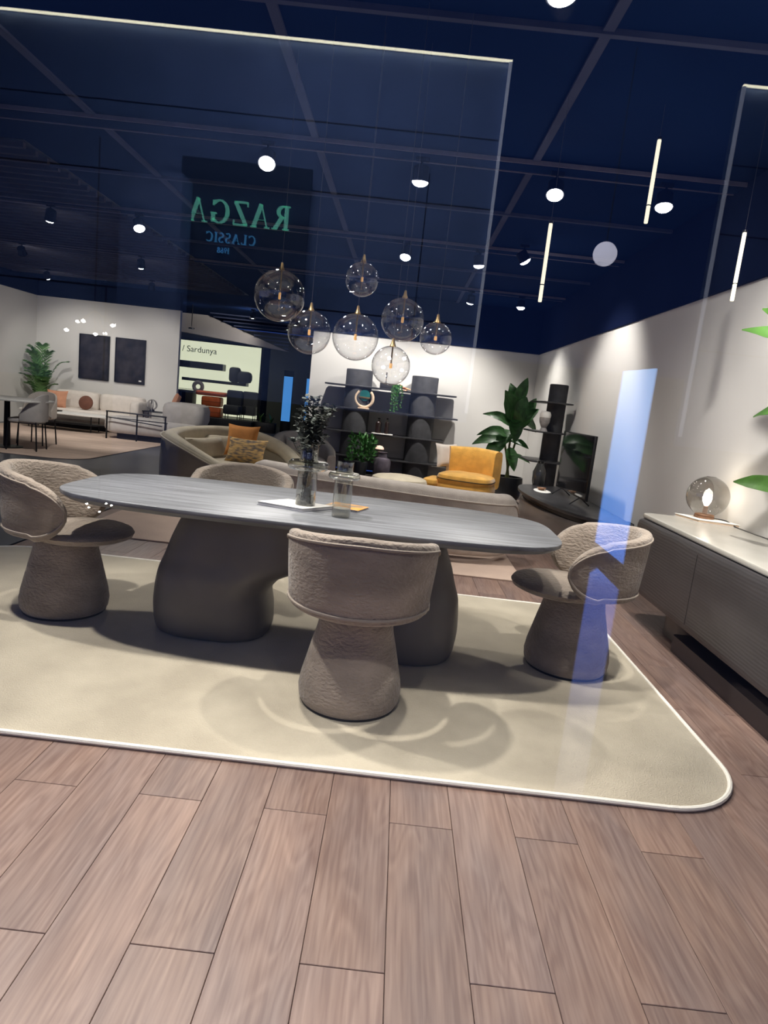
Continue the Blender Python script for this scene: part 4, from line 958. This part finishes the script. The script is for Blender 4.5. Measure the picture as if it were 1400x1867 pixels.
# serif capitals drawn stroke by stroke; the board faces +Y and reads correctly from inside the showroom
def strokes(g, ch, x, z, h):
    """returns advance; letters laid from right to left in world -X because the reader looks towards -Y"""
    th = h*.17; tn = h*.06; sf = h*.05
    def bar(p, q, w_):
        P = Vector((p[0], p[1])); Q = Vector((q[0], q[1])); d = (Q-P).normalized(); n_ = Vector((-d.y, d.x))*w_/2
        c = [P+n_, P-n_, Q-n_, Q+n_]; g.rings([[(x-a.x*h, 0, z+a.y*h) for a in c], [(x-a.x*h, .02, z+a.y*h) for a in c]])
    A = th/h; B = tn/h; S_ = .055
    def serif(cx, cy, w_=.30): bar((cx-w_/2, cy), (cx+w_/2, cy), S_)
    def arc(cx, cy, rx, ry, a0, a1, w0, n_=14):
        for i in range(n_):
            p = math.radians(a0+(a1-a0)*i/n_); q = math.radians(a0+(a1-a0)*(i+1)/n_); wv = B+(w0-B)*abs(math.cos((p+q)/2))
            bar((cx+rx*math.cos(p), cy+ry*math.sin(p)), (cx+rx*math.cos(q)*1.0, cy+ry*math.sin(q)), wv)
    if ch == 'R': bar((.18, 0), (.18, 1), A); serif(.18, .02); serif(.18, .98); arc(.30, .75, .24, .23, 90, -90, A); bar((.18, .98), (.34, .98), B); bar((.18, .52), (.34, .52), B); bar((.38, .52), (.66, .02), A); serif(.70, .02, .2); return .82
    if ch == 'A': bar((.10, .02), (.40, .98), B); bar((.40, .98), (.70, .02), A); bar((.2, .33), (.6, .33), B*.01+.001); serif(.10, .02, .24); serif(.70, .02, .28); return .82
    if ch == 'Z': bar((.06, .97), (.66, .97), B*1.3); bar((.62, .97), (.12, .03), A); bar((.06, .03), (.68, .03), B*1.3); bar((.07, .97), (.07, .80), B); bar((.67, .03), (.67, .22), B); return .76
    if ch == 'G': arc(.46, .5, .36, .47, 45, 318, A); bar((.74, .05), (.74, .42), A); serif(.72, .42, .28); bar((.74, .95), (.74, .74), B); return .92
    if ch == 'T': bar((.36, 0), (.36, .97), A); bar((.02, .97), (.70, .97), B*1.3); serif(.36, .02); bar((.03, .97), (.03, .80), B); bar((.69, .97), (.69, .80), B); return .76
    if ch == 'C': arc(.44, .5, .34, .47, 50, 310, A); bar((.70, .95), (.70, .74), B); return .80
    if ch == 'L': bar((.18, 0), (.18, 1), A); serif(.18, .98); serif(.18, .02); bar((.18, .03), (.58, .03), B*1.3); bar((.58, .03), (.58, .24), B); return .66
    if ch == 'S': arc(.30, .74, .20, .23, 30, 270, A*.9); arc(.30, .27, .22, .25, 90, -150, A*.9); return .60
    if ch == 'I': bar((.15, 0), (.15, 1), A); serif(.15, .02); serif(.15, .98); return .34
    if ch == '1': bar((.15, 0), (.15, 1), A); serif(.15, .02); return .34
    if ch == '9': arc(.25, .7, .19, .26, 0, 360, A*.8); bar((.44, .7), (.25, .02), A*.7); return .56
    if ch == '6': arc(.25, .3, .19, .26, 0, 360, A*.8); bar((.06, .3), (.28, .98), A*.7); return .56
    if ch == '8': arc(.25, .75, .16, .21, 0, 360, A*.8); arc(.25, .27, .20, .25, 0, 360, A*.8); return .56
    return .5
def word(body, xstart, z, h, m, gap, parent):
    x = xstart
    for c in body:
        g = G(); adv = strokes(g, c, x, z, h); g.build('letter', m, parent, smooth=False, merge=False); x -= (adv+gap)*h
word('RAZGAT', .47, 2.90, .225, M_SIGN1, .10, t)
word('CLASSIC', .14, 2.72, .095, M_SIGN2, .12, t)
word('1968', -.12, 2.62, .055, M_SIGN2, .08, t)
t = thing('mall_pillar', (-2.53, FY+.45, 0), 'dark mall pillar that cuts off the end of the mirrored sign', 'pillar')
G().box((0, 0, 1.6), (.58, .3, 3.2)).build('shaft', M_FASCIA, t, .01); G().box((0, 0, .1), (.64, .36, .2)).build('foot', M_BLACK, t, .01)
# blue light totem whose reflection stands over the right chair
m = mat('blue_totem_screen', (.2, .42, 1), .5, emit=1)
nt = m.node_tree; b = nt.nodes['Principled BSDF']; b.inputs['Base Color'].default_value = (.02, .03, .06, 1)
tc = [n for n in nt.nodes if n.type == 'TEX_COORD'][0]; sx = nt.nodes.new('ShaderNodeSeparateXYZ'); nt.links.new(tc.outputs['Object'], sx.inputs[0])
rp = nt.nodes.new('ShaderNodeValToRGB'); mr = nt.nodes.new('ShaderNodeMapRange'); mr.inputs[1].default_value = 0; mr.inputs[2].default_value = 1.6
nt.links.new(sx.outputs['Z'], mr.inputs[0]); nt.links.new(mr.outputs[0], rp.inputs[0])
rp.color_ramp.elements[0].position = 0; rp.color_ramp.elements[0].color = (.03, .03, .05, 1)
rp.color_ramp.elements[1].position = 1; rp.color_ramp.elements[1].color = (.30, .55, 1, 1)
for p_, c_ in ((.16, (.04, .05, .09)), (.32, (.05, .08, .26)), (.50, (.045, .10, .42)), (.60, (.10, .30, 1)), (.72, (.14, .38, 1))):
    e = rp.color_ramp.elements.new(p_); e.color = (*c_, 1)
nt.links.new(rp.outputs[0], b.inputs['Emission Color']); b.inputs['Emission Strength'].default_value = 9
t = thing('light_totem', (.76, refl(2.2), 0), 'tall narrow blue light totem, mirrored over the right dining chair', 'light panel')
def prism(poly, y0, y1): return G().rings([[(x, y0, z) for x, z in poly], [(x, y1, z) for x, z in poly]])
for pl in ([(-.052, .95), (.052, .885), (.052, 1.545), (-.052, 1.525)], [(-.052, .0), (.052, .0), (.052, .795), (-.030, .86), (-.052, .84)]):
    prism(pl, -.005, .005).build('glow_panel', m, t, smooth=False)
G().box((0, -.03, .76), (.104, .03, 1.52)).build('frame', M_SIGNB, t)
t = thing('hanging_orb', (1.87, refl(7.0), 3.03), 'white hanging orb lamp, mirrored as a pale disc below the glowing tubes', 'lamp')
G().lathe([(max(.001, .118*math.sin(PI*i/16)), -.118*math.cos(PI*i/16)) for i in range(17)], seg=28).build('orb', M_ORB, t)
G().tube([(0, 0, .11), (0, 0, 1.9)], .006, 6).build('cable', M_BLACK, t)
# bulb chandeliers reflected as small sparkles
def chandelier(x, v, z, lb, s=1.0, n=7):
    t = thing('chandelier', (x, refl(v), z), lb, 'chandelier', 'mall chandeliers mirrored in the window')
    G().tube([(0, 0, 0), (0, 0, 1.6)], .006, 6).build('cable', M_BLACK, t); rs = random.Random(int(z*1000))
    for i in range(n):
        a = 2*PI*i/n; rx = (.22+.05*(i % 2))*s; p = (rx*math.cos(a), rx*math.sin(a)*.6, (-.12-.10*(i % 2))*s)
        G().tube([(0, 0, 0), p], .004, 5).build('arm', M_BRASS, t)
        G().lathe([(.001, -.018*s), (.018*s, -.008*s), (.019*s, .006*s), (.001, .018*s)], (p[0], p[1], p[2]), 12).build('bulb', M_LENS, t)
chandelier(-3.14, 6.65, 1.91, 'mall chandelier mirrored above the left dark picture')
chandelier(.02, 6.6, 1.88, 'mall chandelier mirrored on the back wall beside the lowest globe')
chandelier(-2.28, 5.0, .36, 'low mall chandelier mirrored between the left chair and table', .45, 5)
struct(G().box((-.5, -8.6, 1.0), (22, .1, 2.1)).build('wall_mall', M_DARK2), 'dark wall added behind the viewer to block the blue background')  # unseen wall put in to keep the world's blue out of the pane
struct(G().box((-.5, -5.0, -.08), (14, 10.2, .04)).build('floor', M_WALK), 'dark mall floor outside the shop window')
ld = bpy.data.lights.new('fascia_fill', 'AREA'); ld.energy = 210; ld.size = 3.0; ld.color = (.75, .82, 1)  # fill light added to lift the fascia's reflection, no fixture modelled
lo = bpy.data.objects.new('fascia_fill', ld); COL.objects.link(lo); lo.location = (-.8, -3.6, 4.9); lo.rotation_euler = (math.radians(-35), 0, 0)
